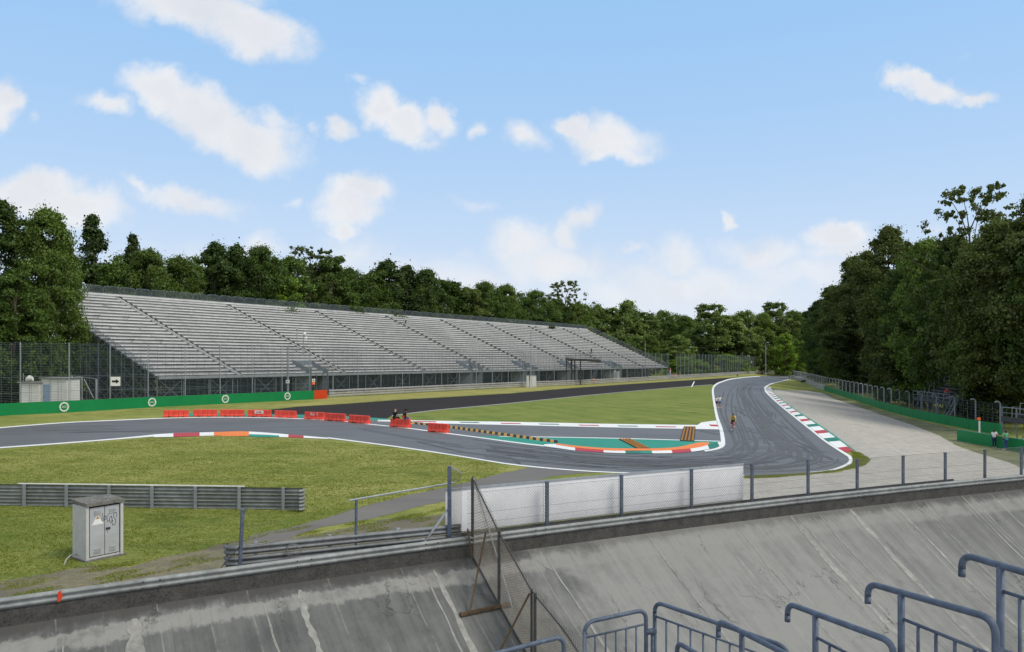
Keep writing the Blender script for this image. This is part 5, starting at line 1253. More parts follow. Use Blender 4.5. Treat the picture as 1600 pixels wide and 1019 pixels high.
person('person in green T-shirt and blue jeans with hands on hips, back turned', low(1571, 703.4), R(12), dict(elL=(-.36, -.05, 1.17), wrL=(-.17, .02, .99), elR=(.36, -.05, 1.17), wrR=(.17, .02, .99), anR=(.05, -.05, .08), toR=(.05, .1, .035)), 1.05, 'greencloth', 'jeans', shoes='whtcloth')
rb = low(1559, 699.5)+Vector((.05, .3, 1.05)); mb = MB()
mb.raw([rb+Vector(v) for v in ((-.16, 0, .22), (.18, .02, .26), (.2, 0, -.05), (.05, -.03, -.22), (-.2, 0, -.1), (-.1, -.12, .1), (.1, -.12, .08), (0, -.1, -.1))], [(0, 1, 6, 5), (1, 2, 6), (2, 3, 7, 6), (3, 4, 7), (4, 0, 5, 7), (5, 6, 7), (0, 4, 3, 2, 1)])
q = mb.build('jacket', M['redcloth'], bevel=.03); tag(q, 'rust red jacket held between the two people at the short green wall', 'jacket')
q = BP(.60, 1.62, 2.5+.9); person('person in a red top sitting on the shaded bleacher', q, R(165), SIT, 1.0, 'redcloth', 'navycloth')
us = .43+.01; i_ = 20; r_ = i_/NR
person('person in white top and dark trousers climbing high in the grandstand', SP(.437, 20/NR, ZB+(ZT-ZB)*20/NR+.05), R(150), WALKP, 1.15, 'whtcloth', 'blkcloth', hat='whtcloth')
person('person in white cap and dark clothes low in the grandstand left of the camera platform', SP(.80, 8/NR, ZB+(ZT-ZB)*8/NR+.05), R(200), WALKP, 1.2, 'navycloth', 'blkcloth', hat='whtcloth')
p = FF[min(range(len(FF)), key=lambda i: abs(CX+F*FF[i].x/FF[i].y-1044))]
person('marshal in white and red behind the debris fence at the grandstand end', p+Vector((.5, 1.5, 1.8)), R(190), STAND, 1.2, 'redcloth', 'whtcloth', hat='whtcloth')
mb = MB(); mb.box(p+Vector((.5, 1.7, .9)), (2.4, 1.6, 1.78)); tag(mb.build('marshal_stand', M['galv'], bevel=.05), 'low grey platform under the marshal behind the fence', 'platform')

# ------------------------------------------------------------------ cyclist
cb = G(1145, 674.6); RZ = R(167)
bk = empty('bicycle', cb, RZ, 'racing bicycle ridden towards the viewer on the track', 'bicycle')
for y in (-.50, .50):
    mb = MB(); ring = [Vector((0, y+.335*math.cos(a), .345+.335*math.sin(a))) for a in np.linspace(0, 2*math.pi, 29)]; mb.tube(ring, .014, 6, False); tw = mb.build('wheel', M['black'], bk, local=True)
    mb = MB(); mb.tube([Vector((0, y+.312*math.cos(a), .345+.312*math.sin(a))) for a in np.linspace(0, 2*math.pi, 29)], .009, 5, False)
    for k in range(16): a = math.pi*2*k/16; mb.bar((0, y, .345), (0, y+.31*math.cos(a), .345+.31*math.sin(a)), .004, .004)
    mb.tube([(-.05, y, .345), (.05, y, .345)], .02, 6); mb.build('rim', M['galv'], tw, local=True)
mb = MB(); bb, st, hd, hb = Vector((0, -.08, .28)), Vector((0, -.22, .80)), Vector((0, .36, .86)), Vector((0, .39, .72))
for a, b, r_ in ((bb, st, .018), (st, hd, .018), (bb, hb, .022), (hd, hb, .022), (bb, (0, -.5, .345), .012), (st, (0, -.5, .345), .010), (hb, (0, .5, .345), .014)): mb.tube([a, b], r_, 6)
mb.build('frame', M['redcloth'], bk, local=True)
mb = MB(); mb.tube([(0, -.24, .80), (0, -.26, .93)], .014, 6); mb.build('seat_post', M['galv'], bk, local=True)
mb = MB(); mb.tube([(0, -.40, .945), (0, -.26, .95), (0, -.12, .94)], [.06, .05, .018], 8); mb.build('saddle', M['black'], bk, local=True)
mb = MB(); mb.tube([(-.21, .50, .80), (-.21, .54, .90), (-.21, .44, .96), (0, .42, .96), (.21, .44, .96), (.21, .54, .90), (.21, .50, .80)], .014, 6); mb.build('handlebar', M['black'], bk, local=True)
mb = MB(); mb.disc((.04, -.08, .28), .09, (1, 0, 0), .01, 14)
mb.bar((.06, -.08, .28), (.07, .02, .14), .02, .02); mb.bar((-.06, -.08, .28), (-.07, -.18, .42), .02, .02); mb.build('crank', M['galv'], bk, local=True)
person('cyclist in a yellow jersey and black shorts riding towards the viewer', cb, RZ, dict(pelvis=(0, -.24, 1.02), spine=(0, -.10, 1.20), chest=(0, .10, 1.33), neck=(0, .22, 1.43), head=(0, .31, 1.51), top=(0, .30, 1.62),
    shL=(-.18, .14, 1.37), elL=(-.25, .30, 1.15), wrL=(-.21, .42, 1.0), shR=(.18, .14, 1.37), elR=(.25, .30, 1.15), wrR=(.21, .42, 1.0),
    hipL=(-.09, -.22, .98), knL=(-.11, .14, .80), anL=(-.09, -.14, .50), toL=(-.09, .02, .44), hipR=(.09, -.22, .98), knR=(.11, .12, .62), anR=(.09, .0, .22), toR=(.09, .15, .17)), 1.02, 'yelcloth', 'blkcloth', shorts=True, hair=None, hat='rust', shoes='whtcloth')

# ------------------------------------------------------------------ electricity cabinet
fl, fr = G(134.5, 878.5), G(193, 866.5); fl.z = fr.z = 0
t = (fr-fl).normalized(); n = Vector((-t.y, t.x, 0)); Wd = (fr-fl).length; D = .95; rz = math.atan2(t.y, t.x); HT = 1.80
cbn = empty('electricity_cabinet', fl, rz, 'old concrete electricity cabinet with grey double doors, warning triangle and graffiti', 'cabinet')
mb = MB()
for c, s in (((.05, D/2, HT/2), (.10, D, HT)), ((Wd-.05, D/2, HT/2), (.10, D, HT)), ((Wd/2, D-.04, HT/2), (Wd-.2, .08, HT)), ((Wd/2, .3, .05), (Wd-.2, .5, .10))): mb.box(c, s)
mb.build('body', M['cabconc'], cbn, local=True, bevel=.012)
mb = MB(); rp_ = random.Random(2); nx, ny = 18, 12
def rz_(x, y, top): return HT+(.02 if not top else .11)+.05*y/D+(rp_.uniform(-.012, .012) if top else 0)
top = [[Vector((-.02+(Wd+.04)*i/nx+rp_.uniform(-.008, .008), -.05+(D+.08)*j/ny+rp_.uniform(-.01, .01), rz_(0, -.05+(D+.08)*j/ny, True))) for i in range(nx+1)] for j in range(ny+1)]
for j in range(ny):
    for i in range(nx): mb.face([top[j][i], top[j][i+1], top[j+1][i+1], top[j+1][i]])
lowr = [Vector((p.x, p.y, HT+.004+.05*max(p.y, 0)/D)) for p in top[0]]
for row in (top[0], [r_[-1] for r_ in top], top[-1][::-1], [r_[0] for r_ in top][::-1]):
    lo = [Vector((p.x, p.y, HT+.003+rp_.uniform(-.006, .0)+.05*p.y/D)) for p in row]
    for i in range(len(row)-1): mb.face([row[i], row[i+1], lo[i+1], lo[i]])
mb.face([(-.02, -.05, HT+.002), (Wd+.02, -.05, HT+.002), (Wd+.02, D+.03, HT+.05), (-.02, D+.03, HT+.05)])
mb.build('roof', M['rough'], cbn, local=True)
mb = MB(); mb.box((Wd/2, .10, .94), (Wd-.2, .02, HT-.14)); mb.build('door_surround', M['frame'], cbn, local=True)
dw = (Wd-.26)/2
for k in range(2):
    x0 = .13+k*(dw+.006); mb = MB(); mb.box((x0+dw/2-.003, .055, .93), (dw-.012, .05, HT-.2)); dr = mb.build('door', M['door'], cbn, local=True, bevel=.006)
    for z, nl in ((HT-.24, 5), (.30, 5)):
        mb = MB()
        for i in range(nl): mb.box((x0+dw*.5, .022, z-.03+.035*i-.05), (.21, .02, .016), mat=Matrix.Rotation(R(30), 3, 'X'))
        mb.build('louvre', M['door'], dr, local=True)
    if k == 1:
        mb = MB(); mb.box((x0+.10, .015, .98), (.14, .035, .07)); mb.disc((x0+.08, .03, .86), .018, (0, -1, 0), .014, 8); mb.build('handle', M['frame'], dr, local=True, bevel=.008)
        mb = MB(); tag_strokes = [[(-.16, 1.52), (-.19, 1.30), (-.13, 1.27)], [(-.10, 1.42), (-.14, 1.33), (-.08, 1.28), (-.05, 1.38), (-.10, 1.42)], [(.03, 1.44), (-.02, 1.36), (.0, 1.20), (.06, 1.26)], [(.10, 1.38), (.06, 1.28), (.10, 1.14), (.15, 1.26), (.12, 1.38), (.17, 1.16)], [(.29, 1.30), (.30, 1.44), (.22, 1.46), (.20, 1.34), (.27, 1.20), (.25, 1.08), (.17, 1.06), (.15, 1.14)]]
        for sk in tag_strokes: mb.tube([(x0+.09+p.x, .0275, p.y) for p in smooth_line(sk, 5)], .0075, 5)
        mb.build('graffiti', M['blkcloth'], dr, local=True)
    else:
        mb = MB(); cx_ = x0+dw*.52; mb.prism([(cx_-.19, .029, 1.16), (cx_+.19, .029, 1.16), (cx_, .029, 1.48)], (0, -.004, 0)); tr_ = mb.build('warning_triangle', M['white'], dr, local=True)
        mb = MB(); mb.prism([(cx_-.065, .025, 1.345), (cx_+.065, .025, 1.345), (cx_, .025, 1.45)], (0, -.003, 0)); mb.box((cx_+.01, .0275, 1.52), (.15, .006, .055)); mb.build('yellow_mark', M['yellow'], tr_, local=True)
mb = MB(); mb.tube([(-.01, D*.7, .16), (-.22, D*.6, .19), (-.42, D*.45, .12), (-.55, D*.3, -.02)], .022, 7); mb.build('cable_pipe', M['concrete'], cbn, local=True)
mb = MB(); mb.box((Wd/2, D/2-.02, .015), (Wd+.12, D+.1, .05)); mb.build('plinth', M['rough'], cbn, local=True)

# ------------------------------------------------------------------ blue-grey handrails of the viewing stand
def at3(px, d, z): return Vector(((px-CX)/F*d, d, z))
RT = .0245
def arc_pts(p, a, b, r, n=6):
    """rounded corner at p between directions a and b"""
    a, b = a.normalized(), b.normalized(); out = []
    for k in range(n+1):
        t = k/n; out.append(p+a*(r*(1-t)**2)+b*(r*t**2))
    return out
UP = Vector((0, 0, 1))
def hook_rail(label, pl, pr, floor, gate=True):
    """horizontal tube from the free hooked end pl to the rounded end pr, panel of balusters below"""
    g = empty('handrail', Vector((pl.x, pl.y, floor)), label=label, cat='handrail', group='stepped handrails of the viewing stand'); d = (pr-pl).normalized(); L = (pr-pl).length
    mb = MB(); P = [pl-UP*.16]+[pl-UP*.1]+arc_pts(pl, -UP, d, .10)+[pl+d*.14, pr-d*.14]+arc_pts(pr, -d, -UP, .12)+[Vector((pr.x, pr.y, floor))]; mb.tube(P, RT, 10); mb.build('top_tube', M['bluesteel'], g, smooth=True)
    a = pl+d*(.30*L); mb = MB(); mb.tube([a, Vector((a.x, a.y, floor))], RT*1.02, 10); mb.build('post', M['bluesteel'], g, smooth=True)
    z = pl.z-.17; a0, b0 = Vector((a.x, a.y, z)), Vector((pr.x, pr.y, z)); mb = MB(); mb.tube([a0, b0], .013, 8); mb.build('mid_rail', M['bluesteel'], g, smooth=True)
    mb = MB(); mb.tube([Vector((a.x, a.y, floor+.12)), Vector((pr.x, pr.y, floor+.12))], .013, 8); mb.build('bottom_rail', M['bluesteel'], g, smooth=True)
    for k in range(1, 5): q = a0.lerp(b0, k/5); mb = MB(); mb.tube([q, Vector((q.x, q.y, floor+.12))], .0125, 8); mb.build('baluster', M['bluesteel'], g, smooth=True)
    mb = MB(); q = pr-UP*.22; mb.tube([q, q+Vector((.09, -.02, .01))], .018, 6); mb.box(q+Vector((.03, 0, 0)), (.06, .05, .06)); mb.build('clamp', M['bluesteel'], g)
    return g
hook_rail('nearest blue-grey hooked handrail, cut by the right edge', at3(1503, 5.5, topz(866, 5.5)), at3(1735, 4.5, topz(866, 5.5)), 4.05)
hook_rail('large blue-grey hooked handrail with balusters left of the one cut by the edge', at3(1356, 6.0, 4.86), at3(1556, 4.95, 4.93), 3.8)
hook_rail('third hooked blue-grey handrail, lower and left of the large one', at3(1230.5, 6.7, 4.48), at3(1397, 5.55, 4.56), 3.4)
hook_rail('fourth hooked blue-grey handrail dipping below the picture edge', at3(1122.5, 7.3, 4.13), at3(1262, 6.05, 4.2), 3.0)
hook_rail('lowest hooked handrail, only its bent end showing at the bottom edge', at3(1058, 7.9, 3.70), at3(1180, 6.7, 3.74), 2.6)
def barrier_panel(label, p, q, floor, nb, bal_l=True):
    g = empty('railing_panel', Vector((p.x, p.y, floor)), label=label, cat='railing', group='front railing panels of the viewing stand'); d = (q-p).normalized()
    mb = MB(); P = [Vector((p.x, p.y, floor)), p-UP*.12]+arc_pts(p, -UP, d, .13)+[p+d*.15, q-d*.15]+arc_pts(q, -d, -UP, .13)+[q-UP*.14, Vector((q.x, q.y, floor))]; mb.tube(P, RT, 10); mb.build('frame', M['bluesteel'], g, smooth=True)
    a0, b0 = p-UP*.17, q-UP*.17; mb = MB(); mb.tube([a0, b0], .013, 8); mb.build('mid_rail', M['bluesteel'], g, smooth=True)
    for k in range(1, nb+1): r_ = a0.lerp(b0, k/(nb+1)); mb = MB(); mb.tube([r_, Vector((r_.x, r_.y, floor+.15))], .0115, 8); mb.build('baluster', M['bluesteel'], g, smooth=True)
    mb = MB(); mb.tube([p-UP*(p.z-floor-.15), q-UP*(q.z-floor-.15)], .013, 8); mb.build('bottom_rail', M['bluesteel'], g, smooth=True)
    mb = MB(); r_ = q-UP*.27; mb.box(r_+d*.06, (.14, .06, .05), math.atan2(d.y, d.x)); mb.tube([r_+d*.09-UP*.02, r_+d*.09-UP*1.0], .022, 8); mb.build('clamp_post', M['bluesteel'], g, smooth=True)
    return g
ZP = 3.66; FL = 2.55
barrier_panel('railing panel at the bottom centre with five balusters, rising slightly to the right', at3(913.5, 8.66, ZP-.02), at3(1009.5, 9.0, ZP+.02), FL, 5)
barrier_panel('railing panel at the left, only its top bar and corner in view', at3(690, 7.5, ZP-.06), at3(881, 8.3, ZP-.04), FL, 9)
barrier_panel('long railing panel descending to the right beside the hooked handrails', at3(1023, 9.1, ZP+.08), at3(1232, 7.75, ZP+.04), FL, 9)
# stepped concrete terrace that carries them, below the picture
mb = MB()
for p, q, z in ((at3(640, 7.2, 0), at3(1060, 9.6, 0), FL),):
    d = (q-p).normalized(); nn = Vector((d.y, -d.x, 0)); mb.prism([p+nn*(-.25), q+nn*(-.25), q+nn*1.6, p+nn*1.6], (0, 0, 1))
    for i in range(len(mb.v)): mb.v[i] = (mb.v[i][0], mb.v[i][1], FL if mb.v[i][2] > .5 else FL-.3)
for i, (px, d0, z) in enumerate(((1120, 7.2, 2.6), (1190, 6.6, 3.0), (1310, 6.1, 3.4), (1450, 5.4, 3.8), (1600, 5.0, 4.05))):
    c = at3(px, d0, z-.2); mb.box(c, (.9, 2.6, .4), R(-18))
tag(mb.build('viewing_terrace', M['concrete']), kind='structure')

# ------------------------------------------------------------------ trees
def mesh_np(name, V, Fq, m, smooth=False):
    me = bpy.data.meshes.new(name); nv, nf = len(V), len(Fq)
    me.vertices.add(nv); me.vertices.foreach_set('co', V.astype(np.float32).ravel()); me.loops.add(nf*4); me.loops.foreach_set('vertex_index', Fq.astype(np.int32).ravel())
    me.polygons.add(nf); me.polygons.foreach_set('loop_start', np.arange(0, nf*4, 4, dtype=np.int32)); me.polygons.foreach_set('loop_total', np.full(nf, 4, dtype=np.int32))
    me.update(); me.validate(); me.materials.append(m); return me
def leaves(centres, radii, per, size, rng, flat=.75, up=.35):
    """leaf-sized rhombi spread through clumps"""
    C = np.repeat(centres, per, 0); Rr = np.repeat(radii, per)[:, None]; n = len(C)
    d = rng.normal(size=(n, 3)); d /= np.linalg.norm(d, axis=1, keepdims=True); rad = np.where(rng.random((n, 1)) < .72, rng.random((n, 1))**.42, np.abs(rng.normal(size=(n, 1)))*.55+.55)
    st = np.repeat(rng.uniform(.6, 1.5, (len(centres), 3)), per, 0)
    P = C+d*rad*Rr*np.array([1, 1, flat])*st*rng.uniform(.75, 1.25, (n, 1))
    nr = d*.7+rng.normal(size=(n, 3))*.75+np.array([0, 0, up]); nr /= np.linalg.norm(nr, axis=1, keepdims=True)
    a = np.cross(nr, rng.normal(size=(n, 3))); a /= np.linalg.norm(a, axis=1, keepdims=True); b = np.cross(nr, a)
    s = size*rng.uniform(.6, 1.35, (n, 1)); a *= s; b *= s*.62
    V = np.stack([P-a, P-b+a*.1, P+a, P+b+a*.1], 1).reshape(-1, 3);     cn = d*.75+(P/np.maximum(np.linalg.norm(P-np.array([0, 0, .5]), axis=1, keepdims=True), 1e-3)-np.array([0, 0, .4]))*.35+np.array([0, 0, .25]); cn /= np.linalg.norm(cn, axis=1, keepdims=True)
    return V, np.arange(n*4).reshape(-1, 4), np.repeat(cn, 4, 0)
def profile(kind, t):
    if kind == 'round': return math.sin(math.pi*(.17+.80*t))**.72
    if kind == 'oval': return math.sin(math.pi*(.10+.82*t))**.8
    if kind == 'point': return (1-t)**.75*min(1, .5+t*3)
    if kind == 'bush': return (1-t*t)**.5
    if kind == 'sparse': return .35+.65*math.sin(math.pi*(.05+.87*t))
    if kind == 'tall': return (.55+.45*math.sin(math.pi*(.05+.8*t)))*(1 if t < .72 else max(.12, (1.04-t)/.32))
PRO = {}; PRO_R = {}
def proto(key, kind, r, base, ncl, per, size, lm, seed, rc=(.055, .10), trunk=.018, inner=.35):
    rng = np.random.default_rng(seed); rd = random.Random(seed); C = []; Q = []
    lean = (rd.uniform(-.03, .03), rd.uniform(-.03, .03)); lob = [rd.uniform(0, 6.28) for _ in range(3)]
    tries = 0
    while len(C) < ncl and tries < ncl*30:
        tries += 1; t = rd.random()**.9; a = rd.uniform(0, 6.283)
        env = r*profile(kind, t)*(1+.20*math.sin(2*a+lob[0]+t*4)+.14*math.sin(3*a+lob[1]-t*7))
        f = inner+(1-inner)*rd.random()**.6; c = rd.uniform(*rc)*(1.0-.35*t); rr = max(env-c*.6, 0)*f
        z = base+(1-base)*t; z = min(z, 1-c*.7)
        p = (math.cos(a)*rr+lean[0]*t, math.sin(a)*rr+lean[1]*t, z+rd.uniform(-.01, .02)*math.sin(lob[2]+a))
        C.append(p); Q.append(c)
    C = np.array(C); Q = np.array(Q); V, Fq, cn = leaves(C, Q, per, size, rng)
    crown = mesh_np('crown_'+key, V, Fq, M[lm]); at_ = crown.attributes.new('cn', 'FLOAT_VECTOR', 'POINT'); at_.data.foreach_set('vector', cn.astype(np.float32).ravel())
    mb = MB(); top = .82 if kind != 'bush' else .4
    sp = [Vector((lean[0]*k/6+rd.uniform(-.008, .008)*(k > 0), lean[1]*k/6+rd.uniform(-.008, .008)*(k > 0), top*k/6-.01)) for k in range(7)]
    mb.tube(sp, [trunk*1.25]+[trunk*(1-.13*k) for k in range(1, 7)], 8)
    idx = rd.sample(range(len(C)), min(len(C), 26))
    for i in idx:
        c = Vector(C[i]); zz = max(base*.75, c.z-.10-rd.random()*.16*c.length); k = min(max(zz/top, 0), 1)*6; j = min(int(k), 5); s = sp[j].lerp(sp[j+1], k-j)
        mid = s.lerp(c, .5)+Vector((0, 0, .02+rd.uniform(-.01, .01))); w = trunk*(.42-.25*c.z)
        mb.tube([s, mid, c], [max(w, .002), max(w*.6, .0015), .001], 5, False)
    me = bpy.data.meshes.new('trunk_'+key); me.from_pydata(mb.v, [], mb.f); me.update(); me.materials.append(M['bark']); me.polygons.foreach_set('use_smooth', [True]*len(me.polygons))
    PRO[key] = (me, crown); PRO_R[key] = r
proto('oak', 'round', .36, .12, 190, 230, .0076, 'leafa', 1, (.03, .085), inner=.25)
proto('oakb', 'round', .33, .07, 190, 230, .0076, 'leafb', 2, (.03, .085), inner=.25)
proto('oval', 'oval', .25, .06, 170, 220, .0080, 'leafa', 3, (.026, .075), inner=.25)
proto('ovalb', 'oval', .28, .10, 160, 210, .0082, 'leafe', 4, (.026, .072), inner=.25)
proto('darkt', 'tall', .24, .04, 170, 220, .0080, 'leafc', 5, (.026, .068), inner=.25)
proto('point', 'point', .24, .04, 140, 190, .0080, 'leafc', 6, (.022, .062), inner=.15)
proto('sparse', 'sparse', .27, .14, 330, 62, .0066, 'leafe', 7, (.010, .032), inner=.15)
proto('tallb', 'tall', .26, .17, 250, 240, .0066, 'leafe', 8, (.022, .066), inner=.25)
proto('bush', 'bush', .55, .04, 90, 120, .02, 'leafd', 9, (.08, .18), .01)
proto('dbush', 'bush', .6, .04, 90, 120, .02, 'leafc', 10, (.08, .18), .01)
proto('fresh', 'oval', .30, .05, 120, 140, .0135, 'leafd', 12, (.035, .09))
proto('ovalf', 'oval', .27, .05, 140, 140, .0125, 'leaff', 13, (.03, .075))
proto('rndf', 'round', .34, .06, 150, 140, .0125, 'leaff', 14, (.035, .085), inner=.3)
NTREE = 0; CPD = resample(CP, 80)
def tree(px, ytop, d, key, wide, label, group=None, name='tree', cat='tree', base=None):
    global NTREE
    if group == 'trees behind the grandstand':        # stand clear of the rear railing
        for _ in range(12):
            h = topz(ytop, d); d = max(d, F*(156+1.19*(PRO_R[key]*h*wide*.85+2.5))/(1570-px))
    if group == 'tall trees along the right edge' or key == 'dbush':
        for _ in range(80):
            h = topz(ytop, d)+1.4; q = Vector(((px-CX)/F*d, d, 0)); m_ = min((Vector((c.x, c.y, 0))-q).length for c in CPD)
            if m_ > PRO_R[key]*h*wide*.8+1.2 and q.x > min(CPD, key=lambda c: abs(c.y-q.y)).x: break
            d *= 1.02
    x = (px-CX)/F*d; z0 = hgt(x, d) if base is None else base; h = topz(ytop, d)-z0; rnd = random.Random(NTREE*7+1); NTREE += 1
    g = empty(name, (x, d, z0), rnd.uniform(0, 6.28), label, cat, group); g.scale = (h*wide, h*wide, h)
    for nm, me in zip(('trunk', 'crown'), PRO[key]):
        o = bpy.data.objects.new(nm, me); COL.objects.link(o); o.parent = g
    return g
GB = 'trees behind the grandstand'; GF = 'trees beyond the far bend'; GR = 'tall trees along the right edge'; GLt = 'trees at the left end of the grandstand'
T = [
 (-95, 340, 112, 'oak', 1, 'big leafy tree cut by the left edge', GLt), (0, 318, 116, 'oak', .85, 'tallest broad tree above the white cabins at the left edge', GLt), (66, 328, 118, 'oakb', .72, 'broad mid-green tree covering the left top of the grandstand', GLt),
 (88, 372, 119, 'oakb', .62, 'rounded tree leaning over the left end of the benches', GLt), (20, 425, 108, 'oval', 1.1, 'lower bushy tree in front of the big left ones', GLt), (62, 455, 112, 'oakb', .8, 'low spreading tree touching the left scaffold of the grandstand', GLt), (-30, 420, 106, 'oval', 1.1, 'low dark tree half out of the left edge', GLt),
 (152, 340, 152, 'point', 1, 'dark pointed tree between the left cluster and the grandstand', GB), (203, 368, 155, 'point', .8, 'shorter dark pointed tree right of the tall pointed one', GB),
 (238, 392, 150, 'oakb', .9, 'bright green round tree behind the first stair aisle', GB), (283, 402, 158, 'oakb', .9, 'second bright green round tree, right of the first', GB), (180, 410, 148, 'oval', 1.0, 'lower green tree filling the gap under the pointed trees', GB),
 (338, 380, 172, 'darkt', 1.05, 'dark tree rising behind the second stair aisle', GB), (372, 384, 178, 'darkt', 1, 'dark tree just right of the one behind the second aisle', GB), (408, 388, 172, 'oak', .8, 'green topped tree right of the dark pair', GB), (440, 402, 180, 'oval', 1.2, 'medium tree left of the thin-topped one', GB),
 (484, 388, 182, 'sparse', 1, 'thin-topped dark tree with sky showing through, above the third aisle', GB), (515, 402, 182, 'oval', 1.1, 'green tree with sloping right side next to the thin-topped one', GB), (548, 422, 190, 'oak', .8, 'lower tree in the dip left of the round dark crowns', GB), (440, 432, 165, 'fresh', .9, 'low yellow-green tree just above the top railing near the third aisle', GB),
 (582, 424, 200, 'oval', 1.2, 'small rounded tree left of the high dark crown', GB), (608, 408, 208, 'darkt', 1.3, 'high rounded dark crown above the fourth aisle', GB), (636, 416, 212, 'darkt', 1.1, 'dark crown right of the highest rounded one', GB), (572, 438, 182, 'oakb', .85, 'low mid-green tree above the railing under the round dark crowns', GB),
 (668, 424, 218, 'oak', .95, 'broad tree before the skyline steps down', GB), (703, 438, 224, 'oval', 1.3, 'tree on the descending skyline above the fifth aisle', GB), (730, 452, 228, 'ovalb', 1.1, 'pale olive tree low in the skyline dip', GB), (760, 443, 240, 'oak', .95, 'broad tree right of the skyline dip', GB), (655, 448, 205, 'oakb', .8, 'low light tree against the top railing near the fifth aisle', GB), (795, 446, 248, 'oakb', .9, 'light-topped tree above the seventh aisle', GB),
 (835, 456, 255, 'oak', .95, 'tree left of the tall forked one', GB), (880, 440, 280, 'sparse', 1.05, 'tall forked airy tree above the right end of the grandstand', GB), (868, 470, 285, 'oak', 1, 'low tree under the tall forked one, left', GB), (905, 474, 292, 'oakb', 1, 'bright tree right of the tall forked one', GB), (745, 470, 228, 'darkt', 1.6, 'low dark tree hugging the railing above the sixth aisle', GB), (820, 482, 258, 'darkt', 1.6, 'low dark tree hugging the railing above the seventh aisle', GB),
 (945, 480, 335, 'ovalf', 1.3, 'olive tree behind the end railing of the grandstand', GF), (982, 472, 338, 'rndf', 1.0, 'big rounded dark tree past the end of the grandstand', GF), (1008, 488, 345, 'ovalf', 1.3, 'tree right of the big rounded one, above the slim pole', GF), (1033, 487, 470, 'rndf', .55, 'small round treetop standing up alone in the distance', GF), (1040, 503, 380, 'oakb', 1.1, 'green tree under the lone round treetop', GF), (1066, 494, 372, 'oakb', 1.1, 'light green tree left of the tall dark oval', GF),
 (1092, 512, 350, 'darkt', 1.6, 'dark lower tree in front of the tall oval', GF), (1114, 474, 392, 'ovalf', 1.3, 'tall oval tree in the middle of the far woods', GF), (1142, 492, 398, 'ovalf', 1.4, 'olive tree right of the tall oval one', GF), (1168, 487, 405, 'rndf', 1.0, 'broad tree left of the tower-like green one', GF), (1190, 490, 410, 'oakb', 1, 'tree close left of the tower-like green one', GF), (1214, 471, 415, 'ovalf', 1.0, 'narrow tower-like green tree above the lamp post', GF), (1240, 486, 420, 'oakb', 1.1, 'tree between the tower-like one and the dark right woods', GF), (1265, 486, 425, 'darkt', 1.6, 'dark tree where the far woods meet the right woods', GF), (1060, 525, 345, 'rndf', 1.4, 'low dark tree behind the pale bush', GF),(1015, 525, 325, 'oakb', 1.2, 'low light tree behind the slim pole', GF), (965, 520, 320, 'rndf', 1.3, 'low tree behind the end railing foot', GF), (1150, 520, 390, 'darkt', 1.8, 'low dark tree behind the far fence middle', GF), (1290, 478, 440, 'rndf', 1.1, 'distant tree closing the bend behind the right woods', GF), (1225, 522, 392, 'fresh', 1.1, 'bright fresh-green tree beside the lamp post', GF), (1248, 532, 396, 'fresh', 1.0, 'smaller bright green tree right of the lamp post', GF),
 (1300, 448, 205, 'darkt', 1.2, 'leftmost dark tree of the right woods, far along the wall', GR), (1282, 470, 240, 'oak', .9, 'small tree at the far tip of the right woods', GR), (1330, 418, 165, 'tallb', 1.1, 'tall tree left of the slender forked-top one', GR), (1352, 398, 142, 'ovalb', 1.0, 'leafy tree above the curled fence posts', GR), (1394, 358, 118, 'tallb', 1.05, 'tall tree with pointed top above the small bleacher, left', GR), (1430, 395, 122, 'oak', .7, 'dense tree right of the pointed-top tall one', GR), (1455, 376, 110, 'oakb', .8, 'tall dense tree above the small bleacher', GR), (1492, 372, 106, 'oak', .75, 'dense dark tree right of the bleacher trees', GR), (1522, 292, 100, 'sparse', .85, 'tallest tree with an airy feathery top against the sky', GR), (1540, 380, 97, 'oakb', .75, 'dense tree in front of the feathery-topped one', GR), (1566, 345, 92, 'tallb', .95, 'tree on the thick pale trunk by the second bleacher', GR), (1608, 305, 88, 'tallb', .95, 'tall dense tree cut by the right edge', GR), (1660, 330, 85, 'oak', .8, 'broad tree mostly outside the right edge', GR), (1350, 490, 150, 'darkt', 1.8, 'low dark tree behind the curled fence posts', GR), (1390, 500, 118, 'ovalb', 1.3, 'low olive tree behind the long green wall', GR), (1440, 480, 130, 'darkt', 1.8, 'dark low tree behind the small bleacher, left', GR), (1500, 470, 122, 'darkt', 1.9, 'dark low tree behind the small bleacher, right', GR), (1580, 460, 112, 'darkt', 1.9, 'dark low tree behind the thick pale trunk', GR), (1640, 480, 100, 'darkt', 1.9, 'dark low tree beyond the second bleacher', GR), (1312, 500, 190, 'oakb', 1.1, 'low green tree near the grey wall', GR)]
for px, yt, d, key, wd, lab, grp in T: tree(px, yt, d, key, wd, lab, grp)
for px, yt, d, wd, key, lab in ((1070, 558, 318, 2.2, 'bush', 'pale green bush behind the far fence, left one'), (1136, 554, 372, 2.2, 'bush', 'pale green bush behind the far fence, right one'), (40, 543, 132, 1.6, 'bush', 'sunlit bush behind the dark board at the left'), (95, 540, 138, 1.6, 'bush', 'sunlit bush right of the dark board'), (150, 548, 142, 1.6, 'bush', 'sunlit bush seen through the end scaffold'), (190, 556, 146, 1.6, 'bush', 'sunlit bush under the lowest seats of the stand'),
        (1405, 590, 112, 1.6, 'dbush', 'dark bush behind the curled posts next to the bleacher'), (1545, 590, 95, 1.5, 'dbush', 'dark bush between bleacher and thick trunk'), (1345, 575, 150, 1.8, 'dbush', 'dark bush behind the middle of the catch fence'), (1298, 566, 215, 1.8, 'dbush', 'dark bush at the far end of the catch fence')):
    tree(px, yt, d, key, wd, lab, 'bushes under the trees', 'bush', 'bush')
